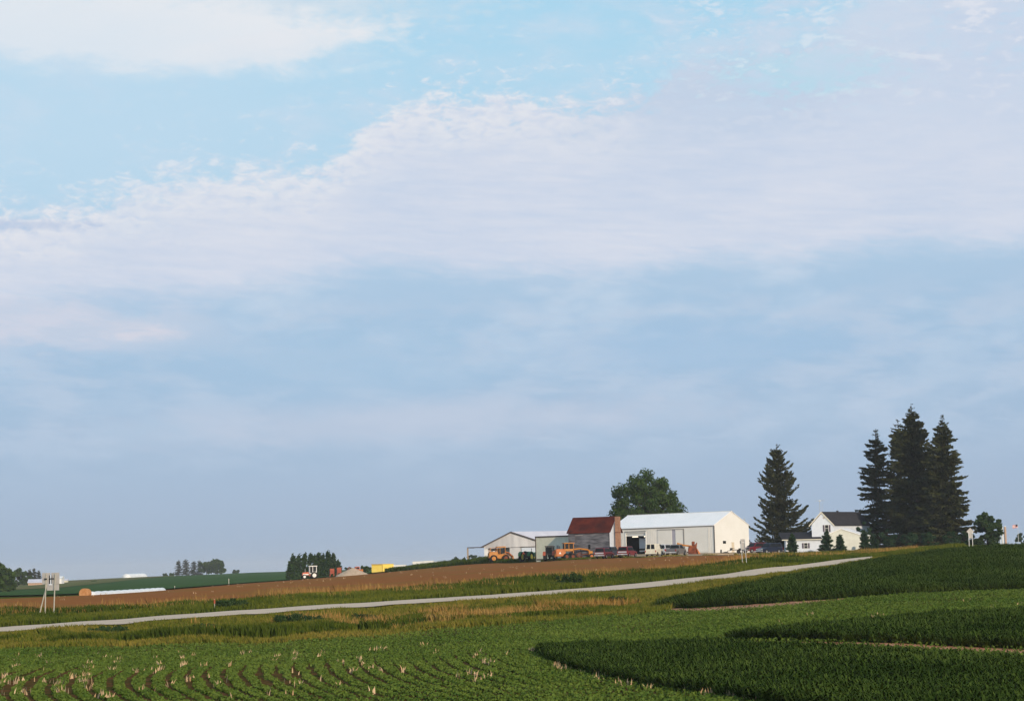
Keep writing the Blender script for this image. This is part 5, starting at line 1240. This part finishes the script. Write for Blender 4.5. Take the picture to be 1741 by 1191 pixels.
# far left farm
fb = emp('far_barn', base(60, 998, 850), R(6), 'far white barn with pale grey roof at the left farm', 'barn')
MB().box(-3, 3, 0, 6, -.3, 1.3).build('wall', M['tanwall'], fb); MB().prismx([(-.3, 1.2), (3, 2.6), (6.3, 1.2), (6.3, 1.4), (3, 2.8), (-.3, 1.4)], -3.3, 3.3).build('roof', M['lavroof'], fb)
fb = emp('far_shed', base(91, 999, 850), R(0), 'far white farm shed seen between the left sign posts', 'shed')
MB().box(-3.4, 3.4, 0, 5, -.5, 2.6).build('wall', M['whiteroof'], fb); MB().box(-.5, .6, -.06, -.003, -.2, 2.3).build('door', M['trim'], fb); MB().prismx([(-.3, 2.61), (2.5, 3.6), (5.3, 2.61)], -3.6, 3.6).build('roof', M['white'], fb)
fb = emp('far_silo', base(102, 994, 900), 0, 'far small white silo right of the left roadside sign', 'silo')
MB().tube((0, 0, -.5), (0, 0, 2.8), 1.0, n=18).build('tank', M['white'], fb, smooth=False); MB().tube((0, 0, 2.8), (0, 0, 3.3), 1.0, .1, 18).build('cap', M['white'], fb)
fb = emp('far_shed', base(111, 993, 950), 0, 'far tiny cream shed right of the white silo', 'shed')
MB().box(-1, 1, 0, 2, -.4, 1.2).build('wall', M['cream'], fb); MB().prismx([(-.2, 1.21), (1, 1.8), (2.2, 1.21)], -1.2, 1.2).build('roof', M['lavroof'], fb)
# markers
for px, py, Y, top, lab in ((297, 1000.5, 400, 996, 'small white stake standing in the dark green far field'), (389, 994, 425, 983.5, 'white marker post at the tilled field edge')):
    b = base(px, py, Y); h_ = zat(px, top, Y)-b.z; o = MB().tube((0, 0, -.2), (0, 0, h_), .09, n=8).tube((0, 0, h_), (0, 0, h_+.12), .09, .02, 8).build('marker_post', M['greypost']); o.location = b; tag(o, lab, 'post')
# ------------------------------------------------------------ road signs
def board(par, x, y, w_, h_, zc_, nm='sign_board', mt='signback', rot=0):
    o = MB().box(-w_/2, w_/2, -.02, .02, -h_/2, h_/2).build(nm, M[mt], par, .008); o.location = (x, y, zc_); o.rotation_euler = (0, rot, 0); return o
sg = emp('road_sign', base(83, 1044, 163), 0, 'tall pair of grey road sign backs with a slanting brace at the far left', 'road sign')
k_ = 163/F
def sxp(px): return (px-83)*k_
g0 = sg.location.z
hp_ = (1044-971)*k_
MB().tube((sxp(76.5), 0, -.3), (sxp(78), 0, hp_), .045).build('post', M['greypost'], sg)
MB().tube((sxp(91.5), -.1, -.4), (sxp(94), -.1, hp_), .05).build('post', M['greypost'], sg)
MB().tube((sxp(64), .2, -.2), (sxp(81.5), .1, (1044-979)*k_), .05).build('brace', M['greypost'], sg)
for px_ in (78, 93.5): board(sg, sxp(px_), .08, .66, .92, (1044-979)*k_)
board(sg, sxp(85.5), .08, .28, .8, (1044-982)*k_, 'sign_board', 'bluewhite')
board(sg, sxp(89.5), .09, 1.0, .5, (1044-994)*k_)
MB().box(sxp(75.5), sxp(80), -.1, -.06, (1044-981)*k_, (1044-978.6)*k_).build('bracket', M['black'], sg); MB().box(sxp(83.5), sxp(93), -.04, -.0, (1044-980.2)*k_, (1044-978.6)*k_).build('bracket', M['black'], sg)
s2_ = emp('road_sign', base(1264.5, 958, 212), 0, 'grey sign back on two thin posts before the white shed gable', 'road sign'); k_ = 212/F
for a_, b_ in ((1262.8, 1260.8), (1269.6, 1267.2)): MB().tube(((a_-1264.5)*k_, 0, -.3), ((b_-1264.5)*k_, 0, (958-916)*k_), .035).build('post', M['metal'], s2_)
board(s2_, (1264-1264.5)*k_, .06, .46, 1.1, (958-923.5)*k_)
MB().box(-.08, .14, -.02, .03, (958-920.8)*k_, (958-919.8)*k_).build('bracket', M['white'], s2_)
s3 = emp('road_sign', base(1651, 929, 292), 0, 'back of a diamond road sign on two posts above the hill crop', 'road sign'); k_ = 292/F; gz = s3.location.z
zc_ = zat(1651, 903, 292)-gz
for x_ in (-.26, .26): MB().tube((x_, 0, -.4), (x_, 0, zc_), .045).build('post', M['white'], s3)
board(s3, 0, .06, .80, .80, zc_, rot=PI/4); board(s3, 0, .07, .5, .5, zc_-.72)
rm = emp('road_marker', base(365, 1042, 158), 0, 'small dark red marker plate on a thin post at the road edge', 'marker'); k_ = 158/F
MB().tube((0, 0, -.2), (0, 0, .95), .025).build('post', M['greypost'], rm); board(rm, 0, -.04, .12, .32, .75, mt='redmach')
# silos and flag beyond the hill
for i, (px, w_, top, mt, lab) in enumerate(((1701, 3.2, 897, 'bluewhite', 'thin pale silo, leftmost of three beyond the hill'), (1705, 3.2, 893.5, 'white', 'white domed silo in the middle beyond the hill'), (1710, 4.0, 893, 'tanwall', 'tan silo with pale dome, rightmost beyond the hill'))):
    Y = 760+i*3; b = base(px, 925, Y); zt = zat(px, top+2, Y)-b.z; r_ = w_*Y/F*.5
    o = emp('silo', b, 0, lab, 'silo', 'silos beyond the hill')
    MB().tube((0, 0, -1), (0, 0, zt), r_, n=20).build('barrel', M[mt], o, smooth=False); MB().tube((0, 0, zt), (0, 0, zt+r_*.4), r_, r_*.75, 20).tube((0, 0, zt+r_*.4), (0, 0, zt+r_*.7), r_*.75, .05, 20).build('dome', M['white'], o)
Y = 560; b = base(1732, 926, Y); zt = zat(1732, 890, Y)-b.z
fo = emp('flagpole', b, 0, 'thin flagpole with a striped flag at the right edge', 'flagpole')
MB().tube((0, 0, -.5), (0, 0, zt), .06, .04).build('pole', M['white'], fo)
fl = MB(); nst = 7
for i in range(nst):
    for jx in range(8):
        x0, x1 = -.05-jx*.18, -.05-(jx+1)*.18; z0 = zt-.1-(i+1)*.13; z1 = z0+.13
        y0, y1 = .1*math.sin(x0*5), .1*math.sin(x1*5)
        if i % 2 == 0 and not (jx < 3 and i < 4): fl.add([(x0, y0, z0+x0*.15), (x1, y1, z0+x1*.15), (x1, y1, z1+x1*.15), (x0, y0, z1+x0*.15)], [(0, 1, 2, 3)])
fl.build('flag_stripe', mat('flag_red', (.55, .08, .07)), fo)
fl = MB(); fc = MB()
for i in range(nst):
    for jx in range(8):
        x0, x1 = -.05-jx*.18, -.05-(jx+1)*.18; z0 = zt-.1-(i+1)*.13; z1 = z0+.13
        y0, y1 = .1*math.sin(x0*5), .1*math.sin(x1*5)
        q_ = ([(x0, y0, z0+x0*.15), (x1, y1, z0+x1*.15), (x1, y1, z1+x1*.15), (x0, y0, z1+x0*.15)], [(0, 1, 2, 3)])
        if jx < 3 and i < 4: fc.add(*q_)
        elif i % 2: fl.add(*q_)
fl.build('flag_field', M['white'], fo); fc.build('flag_canton', M['navy'], fo)

# ------------------------------------------------------------ haze
hm = bpy.data.materials.new('haze_air'); hm.use_nodes = True; nt = hm.node_tree; nt.nodes.clear()
pv = nt.nodes.new('ShaderNodeVolumePrincipled'); pv.inputs['Color'].default_value = (.93, .95, 1, 1); pv.inputs['Density'].default_value = .00010; pv.inputs['Anisotropy'].default_value = .0
ou = nt.nodes.new('ShaderNodeOutputMaterial'); nt.links.new(pv.outputs[0], ou.inputs['Volume'])
zmin = -30.0
hz = MB().box(-4000, 4000, -400, 9500, -260, 62).build('haze', hm); tag(hz, kind='stuff')
